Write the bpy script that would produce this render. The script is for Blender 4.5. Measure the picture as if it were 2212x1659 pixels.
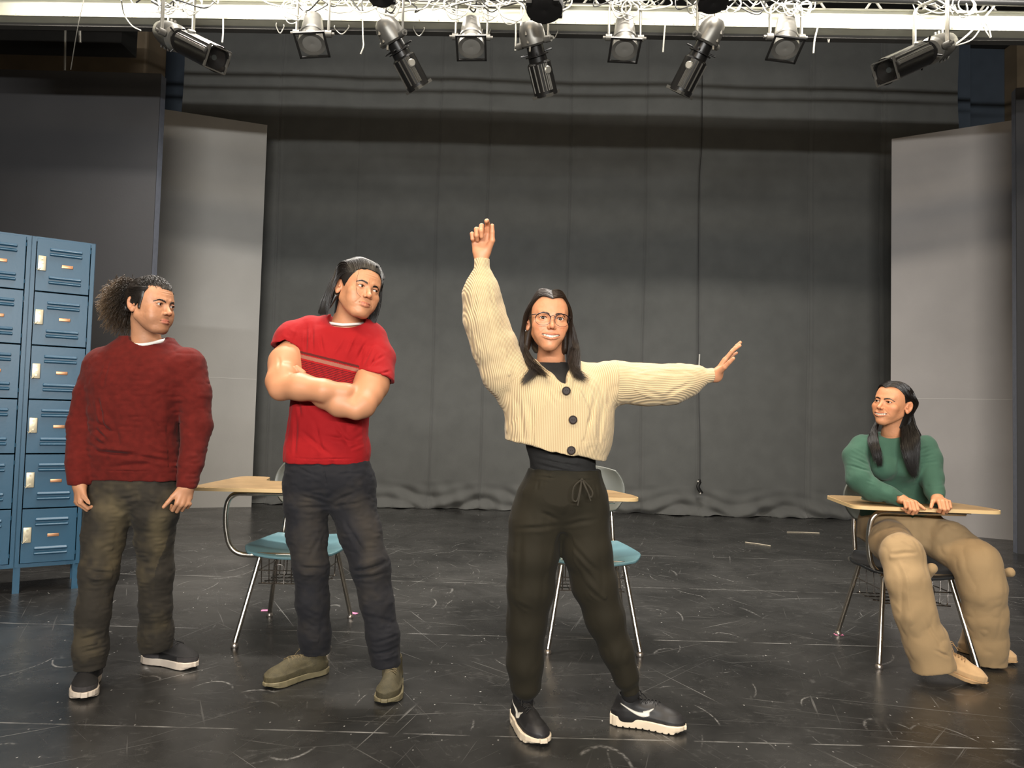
import bpy, bmesh, math, random
import numpy as np
from mathutils import Vector, Matrix, Quaternion
random.seed(7); np.random.seed(7)
for o in list(bpy.data.objects): bpy.data.objects.remove(o)
SC = bpy.context.scene; COL = SC.collection
PI = math.pi
# ------------------------------------------------------------------ camera
F, CX, CY, H = 1600.0, 1106.0, 829.5, 1.15
PITCH, ROLL = math.atan(71.5/1600), 0.0265
cr, sr, ct, st = math.cos(ROLL), math.sin(ROLL), math.cos(PITCH), math.sin(PITCH)
def U(px, py, Y):
    """point of the room at distance Y from the camera seen at picture position px, py"""
    xc, yc = (px-CX)/F, (CY-py)/F
    x0 = xc*cr-yc*sr; y0 = xc*sr+yc*cr
    d = Vector((x0, ct-y0*st, st+y0*ct)); d *= Y/d.y
    return Vector((d.x, d.y, d.z+H))
def G(px, py):
    """floor point seen at px, py"""
    a = U(px, py, 1.0); t = H/(H-a.z); return Vector((a.x*t, t, 0))
cam = bpy.data.cameras.new('camera'); camo = bpy.data.objects.new('camera', cam); COL.objects.link(camo)
cam.sensor_width = 36; cam.lens = F*36/2212; cam.clip_start = .05; cam.clip_end = 60
fw = Vector((0, ct, st)); up0 = Vector((0, -st, ct)); rt0 = Vector((1, 0, 0))
rt = rt0*cr - up0*(-sr)*1.0
# content rotates clockwise by ROLL -> camera axes rotate counter-clockwise
rt = rt0*cr + up0*sr; up = -rt0*sr + up0*cr
M = Matrix((rt, up, -fw)).transposed().to_4x4(); M.translation = (0, 0, H)
camo.matrix_world = M; SC.camera = camo
# ------------------------------------------------------------------ light
SC.view_settings.view_transform = 'Standard'; SC.view_settings.look = 'None'
SC.view_settings.gamma = 1; SC.view_settings.use_curve_mapping = False
SC.view_settings.exposure = 0.0
W = bpy.data.worlds.new('world'); SC.world = W; W.use_nodes = True
W.node_tree.nodes['Background'].inputs[0].default_value = (1, .93, .85, 1)
W.node_tree.nodes['Background'].inputs[1].default_value = 0.10
def area(name, loc, target, sx, sy, power, col, spread=180):
    l = bpy.data.lights.new(name, 'AREA'); l.shape = 'RECTANGLE'; l.size = sx; l.size_y = sy
    l.energy = power; l.color = col; l.spread = math.radians(spread)
    o = bpy.data.objects.new(name, l); COL.objects.link(o); o.location = loc
    d = Vector(target)-Vector(loc); o.rotation_euler = d.to_track_quat('-Z', 'Y').to_euler(); return o
WARM = (1, .80, .56); NEUT = (1, .94, .86); COOL = (1, .985, .95)
area('house_light', (-1.3, .2, 5.0), (-.2, 3.4, .9), 2.4, .5, 84, WARM, 130)
area('house_light', (2.4, .0, 5.0), (1.7, 4, .7), 1.8, .5, 44, WARM, 130)
area('audience_light', (0, -3.0, 2.36), (0, 9, 2.9), 5.5, .10, 300, COOL, 120)
area('stage_light', (-.3, 3.9, 5.9), (-.3, 3.8, 0), 5.0, .3, 170, NEUT, 100)
area('stage_light', (-2.2, 5.9, 5.6), (-2.0, 5.2, 0), 1.6, .4, 150, NEUT, 110)
area('stage_light', (1.6, 5.9, 5.6), (1.6, 5.2, 0), 1.6, .4, 150, NEUT, 110)
def spot(name, loc, target, power, col, ang, blend=.5, r=.05):
    l = bpy.data.lights.new(name, 'SPOT'); l.energy = power; l.color = col; l.spot_size = math.radians(ang); l.spot_blend = blend; l.shadow_soft_size = r
    o = bpy.data.objects.new(name, l); COL.objects.link(o); o.location = loc; o.rotation_euler = (Vector(target)-Vector(loc)).to_track_quat('-Z', 'Y').to_euler(); return o
area('added_beam_light', (-2.2, 4.42, 3.99), (-2.2, 5.03, 3.86), 2.6, .04, 20, NEUT, 80)  # unseen strips added close in front to whiten the beam face
area('added_beam_light', (2.3, 4.40, 3.99), (2.3, 4.97, 3.86), 2.4, .04, 24, NEUT, 80)
area('added_beam_light', (.1, 4.42, 3.99), (.1, 5.0, 3.86), 1.6, .04, 5, NEUT, 80)
# ------------------------------------------------------------------ helpers
def rgb(r, g, b):
    f = lambda c: (c/255/12.92) if c/255 <= .04045 else ((c/255+.055)/1.055)**2.4
    return (f(r), f(g), f(b), 1)
MATS = {}
def mat(name, col, rough=.6, metal=0., noise=0., nscale=20, bump=0., bscale=80, spec=.5, var=None, coat=0., sheen=0., attr=None, sss=0., emit=None):
    if name in MATS: return MATS[name]
    m = bpy.data.materials.new(name); m.use_nodes = True; MATS[name] = m
    nt = m.node_tree; N = nt.nodes; L = nt.links; b = N['Principled BSDF']
    b.inputs['Roughness'].default_value = rough; b.inputs['Metallic'].default_value = metal
    b.inputs['Specular IOR Level'].default_value = spec
    b.inputs['Coat Weight'].default_value = coat; b.inputs['Sheen Weight'].default_value = sheen
    if sss: b.inputs['Subsurface Weight'].default_value = sss; b.inputs['Subsurface Radius'].default_value = (.012, .004, .002); b.inputs['Subsurface Scale'].default_value = 1
    tc = N.new('ShaderNodeTexCoord')
    src = None
    if attr:
        a = N.new('ShaderNodeAttribute'); a.attribute_name = attr; src = a.outputs['Color']
    if noise > 0:
        n = N.new('ShaderNodeTexNoise'); n.inputs['Scale'].default_value = nscale; n.inputs['Detail'].default_value = 6
        L.new(tc.outputs['Object'], n.inputs['Vector'])
        r = N.new('ShaderNodeMapRange'); r.inputs[1].default_value = .3; r.inputs[2].default_value = .7
        L.new(n.outputs['Fac'], r.inputs[0])
        mx = N.new('ShaderNodeMix'); mx.data_type = 'RGBA'
        L.new(r.outputs[0], mx.inputs[0])
        if src is None:
            mx.inputs[6].default_value = col
            mx.inputs[7].default_value = var or tuple(c*(1-noise) for c in col[:3])+(1,)
        else:
            mu = N.new('ShaderNodeMix'); mu.data_type = 'RGBA'; mu.blend_type = 'MULTIPLY'; mu.inputs[0].default_value = 1
            L.new(src, mu.inputs[6]); mu.inputs[7].default_value = (1-noise, 1-noise, 1-noise, 1)
            L.new(src, mx.inputs[6]); L.new(mu.outputs[2], mx.inputs[7])
        L.new(mx.outputs[2], b.inputs['Base Color'])
    elif src is not None: L.new(src, b.inputs['Base Color'])
    else: b.inputs['Base Color'].default_value = col
    if bump > 0:
        n2 = N.new('ShaderNodeTexNoise'); n2.inputs['Scale'].default_value = bscale; n2.inputs['Detail'].default_value = 4
        L.new(tc.outputs['Object'], n2.inputs['Vector'])
        bp = N.new('ShaderNodeBump'); bp.inputs['Strength'].default_value = bump; bp.inputs['Distance'].default_value = .01
        L.new(n2.outputs['Fac'], bp.inputs['Height']); L.new(bp.outputs[0], b.inputs['Normal'])
    if emit: b.inputs['Emission Color'].default_value = emit; b.inputs['Emission Strength'].default_value = 1
    return m
def tag(o, label=None, cat=None, group=None, kind=None):
    if label: o['label'] = label
    if cat: o['category'] = cat
    if group: o['group'] = group
    if kind: o['kind'] = kind
    return o
def empty(name, loc=(0, 0, 0), rz=0, label=None, cat=None, group=None):
    o = bpy.data.objects.new(name, None); COL.objects.link(o); o.location = loc; o.rotation_euler = (0, 0, rz)
    o.empty_display_size = .1
    return tag(o, label, cat, group)
def mesh_np(name, V, Fq, material, parent=None, smooth=True, col=None, local=False):
    me = bpy.data.meshes.new(name)
    V = np.asarray(V, dtype=np.float32); Fq = np.asarray(Fq, dtype=np.int32)
    n = Fq.shape[1]
    me.vertices.add(len(V)); me.vertices.foreach_set('co', V.ravel())
    me.loops.add(Fq.size); me.loops.foreach_set('vertex_index', Fq.ravel())
    me.polygons.add(len(Fq)); me.polygons.foreach_set('loop_start', np.arange(0, Fq.size, n, dtype=np.int32))
    me.polygons.foreach_set('loop_total', np.full(len(Fq), n, dtype=np.int32))
    me.update(calc_edges=True); me.validate()
    me.polygons.foreach_set('use_smooth', np.full(len(me.polygons), smooth))
    if col is not None:
        a = me.color_attributes.new('Col', 'FLOAT_COLOR', 'POINT')
        c = np.ones((len(V), 4), dtype=np.float32); c[:, :3] = col[:, :3]; a.data.foreach_set('color', c.ravel())
    me.materials.append(material)
    o = bpy.data.objects.new(name, me); COL.objects.link(o)
    if parent: o.parent = parent
    return o
class MB:
    """collects plain shapes into one mesh"""
    def __init__(s): s.bm = bmesh.new()
    def box(s, c, d, rot=None, bev=0):
        r = bmesh.ops.create_cube(s.bm, size=1); vs = r['verts']
        bmesh.ops.scale(s.bm, vec=d, verts=vs)
        if bev:
            es = list({e for v in vs for e in v.link_edges})
            q = bmesh.ops.bevel(s.bm, geom=es, offset=bev, segments=2, affect='EDGES', profile=.6)
            vs = list({v for f in q['faces'] for v in f.verts} | {v for v in vs if v.is_valid})
            vs = [v for v in vs if v.is_valid]
            seen = set(vs); st = list(vs)
            while st:
                v = st.pop()
                for e in v.link_edges:
                    w = e.other_vert(v)
                    if w not in seen: seen.add(w); st.append(w)
            vs = list(seen)
        if rot is not None: bmesh.ops.rotate(s.bm, cent=(0, 0, 0), matrix=rot, verts=vs)
        bmesh.ops.translate(s.bm, vec=c, verts=vs); return s
    def cyl(s, a, b, r1, r2=None, n=16, cap=True):
        a = Vector(a); b = Vector(b); d = b-a; r2 = r1 if r2 is None else r2
        q = bmesh.ops.create_cone(s.bm, cap_ends=cap, segments=n, radius1=r1, radius2=r2, depth=d.length)
        R = d.to_track_quat('Z', 'Y').to_matrix()
        bmesh.ops.rotate(s.bm, cent=(0, 0, 0), matrix=R, verts=q['verts'])
        bmesh.ops.translate(s.bm, vec=(a+b)/2, verts=q['verts']); return s
    def sph(s, c, r, n=12, sc=(1, 1, 1)):
        q = bmesh.ops.create_uvsphere(s.bm, u_segments=n, v_segments=max(6, n//2+2), radius=r)
        bmesh.ops.scale(s.bm, vec=sc, verts=q['verts']); bmesh.ops.translate(s.bm, vec=c, verts=q['verts']); return s
    def lathe(s, prof, a, d, n=24):
        """prof: list of (t, r) along direction d from a"""
        d = Vector(d).normalized(); R = d.to_track_quat('Z', 'Y').to_matrix(); a = Vector(a); rings = []
        for t, r in prof:
            rings.append([s.bm.verts.new(a+R@Vector((r*math.cos(2*PI*k/n), r*math.sin(2*PI*k/n), t))) for k in range(n)])
        for i in range(len(rings)-1):
            for k in range(n):
                s.bm.faces.new((rings[i][k], rings[i][(k+1) % n], rings[i+1][(k+1) % n], rings[i+1][k]))
        return s
    def tube(s, pts, r, n=8, closed=False, cap=True):
        pts = [Vector(p) for p in pts]; m = len(pts); rings = []
        nrm = None
        for i, p in enumerate(pts):
            if closed: t = pts[(i+1) % m]-pts[i-1]
            else: t = pts[min(i+1, m-1)]-pts[max(i-1, 0)]
            t.normalize()
            if nrm is None:
                nrm = t.orthogonal().normalized()
            else:
                nrm = (nrm-t*nrm.dot(t)).normalized()
            bn = t.cross(nrm); rr = r[i] if isinstance(r, (list, tuple)) else r
            rings.append([s.bm.verts.new(p+nrm*rr*math.cos(2*PI*k/n)+bn*rr*math.sin(2*PI*k/n)) for k in range(n)])
        for i in range(m if closed else m-1):
            A = rings[i]; B = rings[(i+1) % m]
            for k in range(n): s.bm.faces.new((A[k], A[(k+1) % n], B[(k+1) % n], B[k]))
        if cap and not closed:
            s.bm.faces.new(rings[0][::-1]); s.bm.faces.new(rings[-1])
        return s
    def prism(s, outline, z0, z1, M=None):
        a = [s.bm.verts.new((x, y, z0)) for x, y in outline]; b = [s.bm.verts.new((x, y, z1)) for x, y in outline]
        n = len(a)
        for i in range(n): s.bm.faces.new((a[i], a[(i+1) % n], b[(i+1) % n], b[i]))
        s.bm.faces.new(a[::-1]); s.bm.faces.new(b)
        if M is not None: bmesh.ops.transform(s.bm, matrix=M, verts=a+b)
        return s
    def build(s, name, material, parent=None, smooth=True, angle=35):
        bmesh.ops.recalc_face_normals(s.bm, faces=s.bm.faces)
        me = bpy.data.meshes.new(name); s.bm.to_mesh(me); s.bm.free()
        me.materials.append(material)
        if smooth:
            me.polygons.foreach_set('use_smooth', [True]*len(me.polygons))
            try: me.set_sharp_from_angle(angle=math.radians(angle))
            except Exception: pass
        o = bpy.data.objects.new(name, me); COL.objects.link(o)
        if parent: o.parent = parent
        return o
def bez(pts, n=10):
    """smooth Catmull-Rom through points"""
    P = [Vector(p) for p in pts]; P = [P[0]*2-P[1]]+P+[P[-1]*2-P[-2]]; out = []
    for i in range(1, len(P)-2):
        for k in range(n):
            t = k/n; a, b, c, d = P[i-1], P[i], P[i+1], P[i+2]
            out.append(.5*((2*b)+(c-a)*t+(2*a-5*b+4*c-d)*t*t+(3*b-a-3*c+d)*t**3))
    out.append(P[-2]); return out
def roundpath(pts, r, n=6):
    """polyline with rounded corners of radius r"""
    P = [Vector(p) for p in pts]; out = [P[0]]
    for i in range(1, len(P)-1):
        a = (P[i-1]-P[i]); b = (P[i+1]-P[i]); rr = min(r, a.length*.49, b.length*.49)
        p0 = P[i]+a.normalized()*rr; p2 = P[i]+b.normalized()*rr
        for k in range(n+1):
            t = k/n; out.append(p0*(1-t)**2+P[i]*2*t*(1-t)+p2*t*t)
    out.append(P[-1]); return out
def copy_tree(o, parent=None):
    c = o.copy(); COL.objects.link(c)
    if parent: c.parent = parent; c.matrix_parent_inverse = o.matrix_parent_inverse.copy()
    for ch in list(o.children): copy_tree(ch, c)
    return c
# ------------------------------------------------------------------ the room
def floor_mat():
    m = bpy.data.materials.new('black_stage_floor'); m.use_nodes = True; nt = m.node_tree; N = nt.nodes; L = nt.links
    b = N['Principled BSDF']; tc = N.new('ShaderNodeTexCoord')
    def nz(scale, detail, vec=None, dist=0., rough=.5):
        n = N.new('ShaderNodeTexNoise'); n.inputs['Scale'].default_value = scale; n.inputs['Detail'].default_value = detail
        n.inputs['Distortion'].default_value = dist; n.inputs['Roughness'].default_value = rough
        L.new(vec or tc.outputs['Object'], n.inputs['Vector']); return n.outputs['Fac']
    def mapp(rz, sx, sy, off=(0, 0, 0)):
        p = N.new('ShaderNodeMapping'); p.inputs['Rotation'].default_value = (0, 0, rz); p.inputs['Scale'].default_value = (sx, sy, 1)
        p.inputs['Location'].default_value = off; L.new(tc.outputs['Object'], p.inputs['Vector']); return p.outputs[0]
    def rmap(rz, sx, sy, off=(0, 0, 0)):
        a = N.new('ShaderNodeMapping'); a.inputs['Rotation'].default_value = (0, 0, rz); a.inputs['Location'].default_value = off; L.new(tc.outputs['Object'], a.inputs['Vector'])
        p = N.new('ShaderNodeMapping'); p.inputs['Scale'].default_value = (sx, sy, 1); L.new(a.outputs[0], p.inputs['Vector']); return p.outputs[0]
    def rng(v, a, c, lo=0, hi=1):
        r = N.new('ShaderNodeMapRange'); r.inputs[1].default_value = a; r.inputs[2].default_value = c
        r.inputs[3].default_value = lo; r.inputs[4].default_value = hi; L.new(v, r.inputs[0]); return r.outputs[0]
    def mth(op, a, c):
        q = N.new('ShaderNodeMath'); q.operation = op
        for i, v in enumerate((a, c)):
            if isinstance(v, (int, float)): q.inputs[i].default_value = v
            else: L.new(v, q.inputs[i])
        return q.outputs[0]
    acc = None
    def add(v):
        nonlocal acc
        acc = v if acc is None else mth('MAXIMUM', acc, v)
    # arcs left by dragged scenery: rings round random centres, broken up by noise
    for i, (sc, rad, w, off, rz) in enumerate([(1.1, .42, .006, (0, 0, 0), .3), (1.7, .40, .008, (3.1, 1.7, 0), .9), (.8, .46, .004, (7.7, 2.2, 0), 2.), (2.3, .38, .010, (1.3, 5.2, 0), 1.4),
                                         (2.9, .42, .011, (4.3, 9.2, 0), .1), (1.4, .3, .006, (11.3, 3.2, 0), 2.6), (3.8, .40, .014, (14.3, 1.2, 0), 1.9)]):
        v = N.new('ShaderNodeTexVoronoi'); v.inputs['Scale'].default_value = sc; v.inputs['Randomness'].default_value = 1
        vec = mapp(rz, 1, [.55, .8, .7, .6, .5, .9, .6][i], off)
        n = N.new('ShaderNodeTexNoise'); n.inputs['Scale'].default_value = 1.2; L.new(vec, n.inputs['Vector'])
        mx = N.new('ShaderNodeMix'); mx.data_type = 'RGBA'; mx.blend_type = 'ADD'; mx.inputs[0].default_value = .22; L.new(vec, mx.inputs[6]); L.new(n.outputs['Color'], mx.inputs[7])
        L.new(mx.outputs[2], v.inputs['Vector'])
        d = mth('ABSOLUTE', mth('SUBTRACT', v.outputs['Distance'], rad), 0)
        ln = rng(d, 0, w, 1, 0)
        add(mth('MULTIPLY', mth('MULTIPLY', ln, rng(nz(1.6+i*.3, 2, mapp(rz, 1, 1, (i*3.3, 0, 0))), .60, .68)), rng(nz(60, 2), .38, .62, .05, .5)))
    # straight scuffs
    for i, (rz, sx, sy) in enumerate([(.25, .9, 60), (1.1, 1.1, 66), (-.6, .9, 62), (2.3, 1.2, 70), (.75, 1.4, 80), (-1.3, 1.2, 64), (.05, .8, 80), (-.2, 1.0, 70)]):
        s = nz(1, 3, rmap(rz, sx, sy, (i*5.1, i*2.3, 0)), .35)
        add(mth('MULTIPLY', rng(s, .685, .75), rng(nz(.9, 2, mapp(0, 1, 1, (i*9, 3, 0))), .42, .62, 0, .34)))
    # dust specks
    v = N.new('ShaderNodeTexVoronoi'); v.inputs['Scale'].default_value = 26; L.new(mapp(0, 1, .55), v.inputs['Vector'])
    add(mth('MULTIPLY', rng(v.outputs['Distance'], .03, .095, 1, 0), rng(nz(4, 4), .46, .60)))
    v = N.new('ShaderNodeTexVoronoi'); v.inputs['Scale'].default_value = 9; L.new(tc.outputs['Object'], v.inputs['Vector'])
    add(mth('MULTIPLY', rng(v.outputs['Distance'], .02, .05, 1, 0), rng(nz(2, 2), .5, .6)))
    # panel joints
    sp = N.new('ShaderNodeSeparateXYZ'); L.new(tc.outputs['Object'], sp.inputs[0])
    for y0 in (2.74, 3.96, 5.18, 6.4, 1.52):
        wob = mth('MULTIPLY', nz(.6, 2), .03)
        d = mth('ABSOLUTE', mth('SUBTRACT', mth('ADD', sp.outputs[1], wob), y0), 0)
        add(mth('MULTIPLY', rng(d, .002, .006, 1, 0), rng(nz(7, 4), .42, .62, .0, .5)))
    cl = rng(nz(1.3, 6, None, .6, .65), .35, .75)
    base = N.new('ShaderNodeMix'); base.data_type = 'RGBA'; L.new(cl, base.inputs[0])
    base.inputs[6].default_value = (.012, .0117, .0112, 1); base.inputs[7].default_value = (.043, .042, .040, 1)
    hz = mth('MULTIPLY', rng(nz(14, 8, mapp(.1, .6, 1), 1.2, .8), .56, .82), .20)
    acc2 = mth('MAXIMUM', acc, hz)
    mx = N.new('ShaderNodeMix'); mx.data_type = 'RGBA'; L.new(acc2, mx.inputs[0]); L.new(base.outputs[2], mx.inputs[6])
    mx.inputs[7].default_value = (.42, .41, .39, 1); L.new(mx.outputs[2], b.inputs['Base Color'])
    r0 = rng(nz(2.2, 6, None, .5, .7), .3, .7, .20, .34)
    L.new(mth('ADD', r0, mth('MULTIPLY', acc, .2)), b.inputs['Roughness'])
    bp = N.new('ShaderNodeBump'); bp.inputs['Strength'].default_value = .15; bp.inputs['Distance'].default_value = .004
    L.new(nz(3.5, 5), bp.inputs['Height']); L.new(bp.outputs[0], b.inputs['Normal'])
    b.inputs['Specular IOR Level'].default_value = .45
    return m
FL = MB().box((0, 3.0, -.05), (15.4, 15.4, .1)).build('floor', floor_mat(), smooth=False); tag(FL, kind='structure')
wallm = mat('dark_painted_wall', rgb(52, 50, 47), .7, noise=.35, nscale=3, bump=.15, bscale=30)
brown = mat('brown_painted_wall', rgb(128, 112, 90), .6, noise=.4, nscale=2.5, bump=.1, bscale=12)
blue = mat('blue_black_wall', rgb(70, 80, 92), .7, noise=.2, nscale=4)
tag(MB().box((0, 10.1, 3.2), (15, .2, 6.4)).build('wall_back', blue, smooth=False), kind='structure')
tag(MB().box((-7.4, 3.0, 3.2), (.2, 14.4, 6.4)).build('wall_left', brown, smooth=False), kind='structure')
tag(MB().box((7.4, 3.0, 3.2), (.2, 14.4, 6.4)).build('wall_right', wallm, smooth=False), kind='structure')
tag(MB().box((0, -4.3, 3.2), (14.6, .2, 6.4)).build('wall_front', wallm, smooth=False), kind='structure')
tag(MB().box((0, 2.8, 6.5), (15, 15, .2)).build('ceiling', wallm, smooth=False), kind='structure')
# pilaster of the back wall, seen at top right
p = U(2092, 130, 9.6)
tag(MB().box((p.x, 9.86, 3.2), (.20, .28, 6.39)).build('trim_1', blue, smooth=False), kind='structure')
p = U(2196, 130, 9.75)
tag(MB().box((p.x+.35, 9.87, 3.2), (.7, .25, 6.39)).build('trim_2', brown, smooth=False), kind='structure')
# wall return and ledges at top left
p = U(313, 100, 8.6)
tag(MB().box((p.x-1.0, 8.9, 5.3), (2.0, .5, 2.1), bev=.03).build('trim_3', brown, smooth=False), kind='structure')
q = U(100, 80, 7.4)
tag(MB().box((q.x-.6, 7.4, q.z+.02), (2.9, .3, .28)).build('trim_4', mat('black_steel', rgb(24, 23, 21), .5, noise=.3), smooth=False), kind='structure')
# ------------------------------------------------------------------ black back curtain: one sheet with sewn seams and a slack foot
def curtain():
    CYD = 9.25
    x0 = U(530, 600, CYD).x; x1 = U(2072, 600, CYD).x; x0 -= .9
    xs = [U(px, 600, CYD).x for px in (590, 765, 940, 1048, 1226, 1391, 1512, 1748, 1905)]
    nx, nz = 900, 300; H0, H1 = .0, 6.35
    X = np.linspace(x0, x1, nx); Z = np.concatenate([np.linspace(H0, .45, 110), np.linspace(.46, H1, nz-110)])
    XX, ZZ = np.meshgrid(X, Z); Y = np.full_like(XX, CYD)
    Y += .018*np.sin(XX*1.7+.6)+.01*np.sin(XX*4.1+ZZ*.5)
    for i, s in enumerate(xs):
        d = XX-s+.008*np.sin(ZZ*1.7+i)
        Y += .022*np.exp(-(d/.010)**2)*(.35 if i in (1, 6) else 1) + .02*np.exp(-(d/.09)**2)
        Y += -.012*np.exp(-((d-.03)/.022)**2)*(.3 if i in (1, 6) else 1)
    w = np.clip((.36-ZZ)/.36, 0, 1)**1.3
    Y += w*(.05*np.sin(XX*9+2*np.sin(XX*2.3))*np.sin(ZZ*16+XX*1.4)+.035*np.sin(XX*23+3*np.sin(XX*1.3)+ZZ*9)+.03*np.sin(ZZ*38+3*np.sin(XX*5)))
    Y -= .08*np.clip((.24-ZZ)/.24, 0, 1)**1.6*(1+.4*np.sin(XX*3.3)+.3*np.sin(XX*7.1))
    Y += .045*np.exp(-((ZZ-5.4)/.5)**2)*np.sin(XX*2.6)
    ZZ2 = ZZ+.012*w*np.sin(XX*13)
    V = np.stack([XX, Y, np.maximum(ZZ2, .004)], -1).reshape(-1, 3)
    i = np.arange(nx*(nz-1)).reshape(nz-1, nx)[:, :-1].ravel()
    Q = np.stack([i, i+1, i+nx+1, i+nx], 1)
    m = mat('black_drape', rgb(98, 99, 97), .93, noise=.14, nscale=5, bump=.35, bscale=260, spec=.18, sheen=.25)
    o = mesh_np('stage_curtain', V, Q, m)
    s = o.modifiers.new('thick', 'SOLIDIFY'); s.thickness = .006; s.offset = 1
    tag(o, 'tall black cloth curtain with vertical seams across the back of the stage', 'curtain')
curtain()
# ------------------------------------------------------------------ scenery flats
def flat(name, a, b, z1, th, m, label, edge_m=None, cat='stage flat', seam=None):
    """a, b: floor points of the front face from left to right"""
    a = Vector(a); b = Vector(b); d = (b-a); L = d.length; ang = math.atan2(d.y, d.x)
    r = empty(name, ((a+b)/2)[:], ang, label, cat)
    MB().box((0, .006, z1/2), (L, .012, z1)).build('panel', m, r, smooth=False)
    f = MB()
    for x in (-L/2+.02, L/2-.02, 0): f.box((x, .012+th/2, z1/2), (.04, th, z1))
    for z in (.03, z1*.33, z1*.66, z1-.03): f.box((0, .0125+th/2, z), (L-.002, th-.004, .05))
    f.build('frame', edge_m or m, r, smooth=False)
    if seam: MB().box((0, -.0008, seam), (L-.01, .002, .006)).build('seam_tape', mat('seam_tape', rgb(190, 188, 184), .8), r, smooth=False)
    return r
def paint(name, c, stains=0, rough=.5):
    m = mat(name, c, .8, spec=.3, noise=.12, nscale=1.6, bump=.06, bscale=50)
    return m
b = G(300, 1140); a = Vector((b.x-2.6, b.y, 0))
flat('stage_flat', (a.x, a.y, 0), (b.x, b.y, 0), U(318, 158, b.y).z, .10, paint('charcoal_flat', rgb(68, 68, 70)), 'dark charcoal stage flat behind the blue lockers', mat('flat_edge', rgb(112, 117, 130), .5, noise=.2))
b = G(543, 1095); a = U(250, 1100, b.y-.50)
flat('stage_flat', (a.x, a.y, 0), (b.x, b.y, 0), U(571, 270, b.y).z, .07, paint('grey_flat', rgb(172, 170, 166)), 'grey stage flat right of the dark flat, angled toward the curtain', seam=U(500, 818, b.y).z)
a = G(1923, 1143); b = G(2196, 1168)
flat('stage_flat', (a.x, a.y, 0), (b.x+.05, b.y-.02, 0), U(1921, 300, a.y).z, .07, paint('grey_flat_b', rgb(172, 168, 166)), 'light grey stage flat behind the seated person', seam=U(2050, 864, a.y).z)
a = G(2194, 1196)
flat('stage_flat', (a.x+.02, a.y, 0), (a.x+1.5, a.y-.4, 0), U(2200, 190, a.y).z, .10, paint('charcoal_flat', rgb(68, 68, 70)), 'dark stage flat cut off by the right edge', mat('flat_edge', rgb(112, 117, 130), .5, noise=.2))
# ------------------------------------------------------------------ smooth solid modelling (distance fields turned into one quad mesh)
f32 = np.float32
def _v(a): return np.array([a[0], a[1], a[2]], dtype=f32)
def P_cap(a, b, ra, rb=None, sy=1., axis=None):
    """tapered capsule; sy squashes it along unit vector axis (sy<1 = thinner)"""
    rb = ra if rb is None else rb; a = _v(a); b = _v(b); ax = None if axis is None else _v(axis)/np.linalg.norm(_v(axis))
    def f(x, y, z):
        px, py, pz = x-a[0], y-a[1], z-a[2]; bx, by, bz = b-a
        L2 = bx*bx+by*by+bz*bz+1e-12
        t = np.clip((px*bx+py*by+pz*bz)/L2, 0, 1)
        dx, dy, dz = px-t*bx, py-t*by, pz-t*bz
        if ax is not None:
            q = dx*ax[0]+dy*ax[1]+dz*ax[2]; e = (1/sy-1)
            dx = dx+q*e*ax[0]; dy = dy+q*e*ax[1]; dz = dz+q*e*ax[2]
            dd = np.sqrt(dx*dx+dy*dy+dz*dz)
            return (dd-(ra+(rb-ra)*t))*(sy+(1-sy)*.5)
        return np.sqrt(dx*dx+dy*dy+dz*dz)-(ra+(rb-ra)*t)
    m = max(ra, rb); return f, np.minimum(a, b)-m, np.maximum(a, b)+m
def P_ell(c, r, R=None):
    c = _v(c); r = _v(r); Rm = None if R is None else np.array(R, dtype=f32)
    def f(x, y, z):
        px, py, pz = x-c[0], y-c[1], z-c[2]
        if Rm is not None:
            px, py, pz = (Rm[0, 0]*px+Rm[1, 0]*py+Rm[2, 0]*pz, Rm[0, 1]*px+Rm[1, 1]*py+Rm[2, 1]*pz, Rm[0, 2]*px+Rm[1, 2]*py+Rm[2, 2]*pz)
        k0 = np.sqrt((px/r[0])**2+(py/r[1])**2+(pz/r[2])**2)
        k1 = np.sqrt((px/r[0]**2)**2+(py/r[1]**2)**2+(pz/r[2]**2)**2)+1e-6
        return k0*(k0-1)/k1
    m = r if Rm is None else np.full(3, r.max()); return f, c-m, c+m
def P_box(c, d, rad=.0, R=None):
    c = _v(c); d = _v(d)/2; Rm = None if R is None else np.array(R, dtype=f32)
    def f(x, y, z):
        px, py, pz = x-c[0], y-c[1], z-c[2]
        if Rm is not None:
            px, py, pz = (Rm[0, 0]*px+Rm[1, 0]*py+Rm[2, 0]*pz, Rm[0, 1]*px+Rm[1, 1]*py+Rm[2, 1]*pz, Rm[0, 2]*px+Rm[1, 2]*py+Rm[2, 2]*pz)
        qx, qy, qz = abs(px)-d[0]+rad, abs(py)-d[1]+rad, abs(pz)-d[2]+rad
        return np.sqrt(np.maximum(qx, 0)**2+np.maximum(qy, 0)**2+np.maximum(qz, 0)**2)+np.minimum(np.maximum(qx, np.maximum(qy, qz)), 0)-rad
    m = d if Rm is None else np.full(3, float(np.linalg.norm(d))); return f, c-m, c+m
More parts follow.
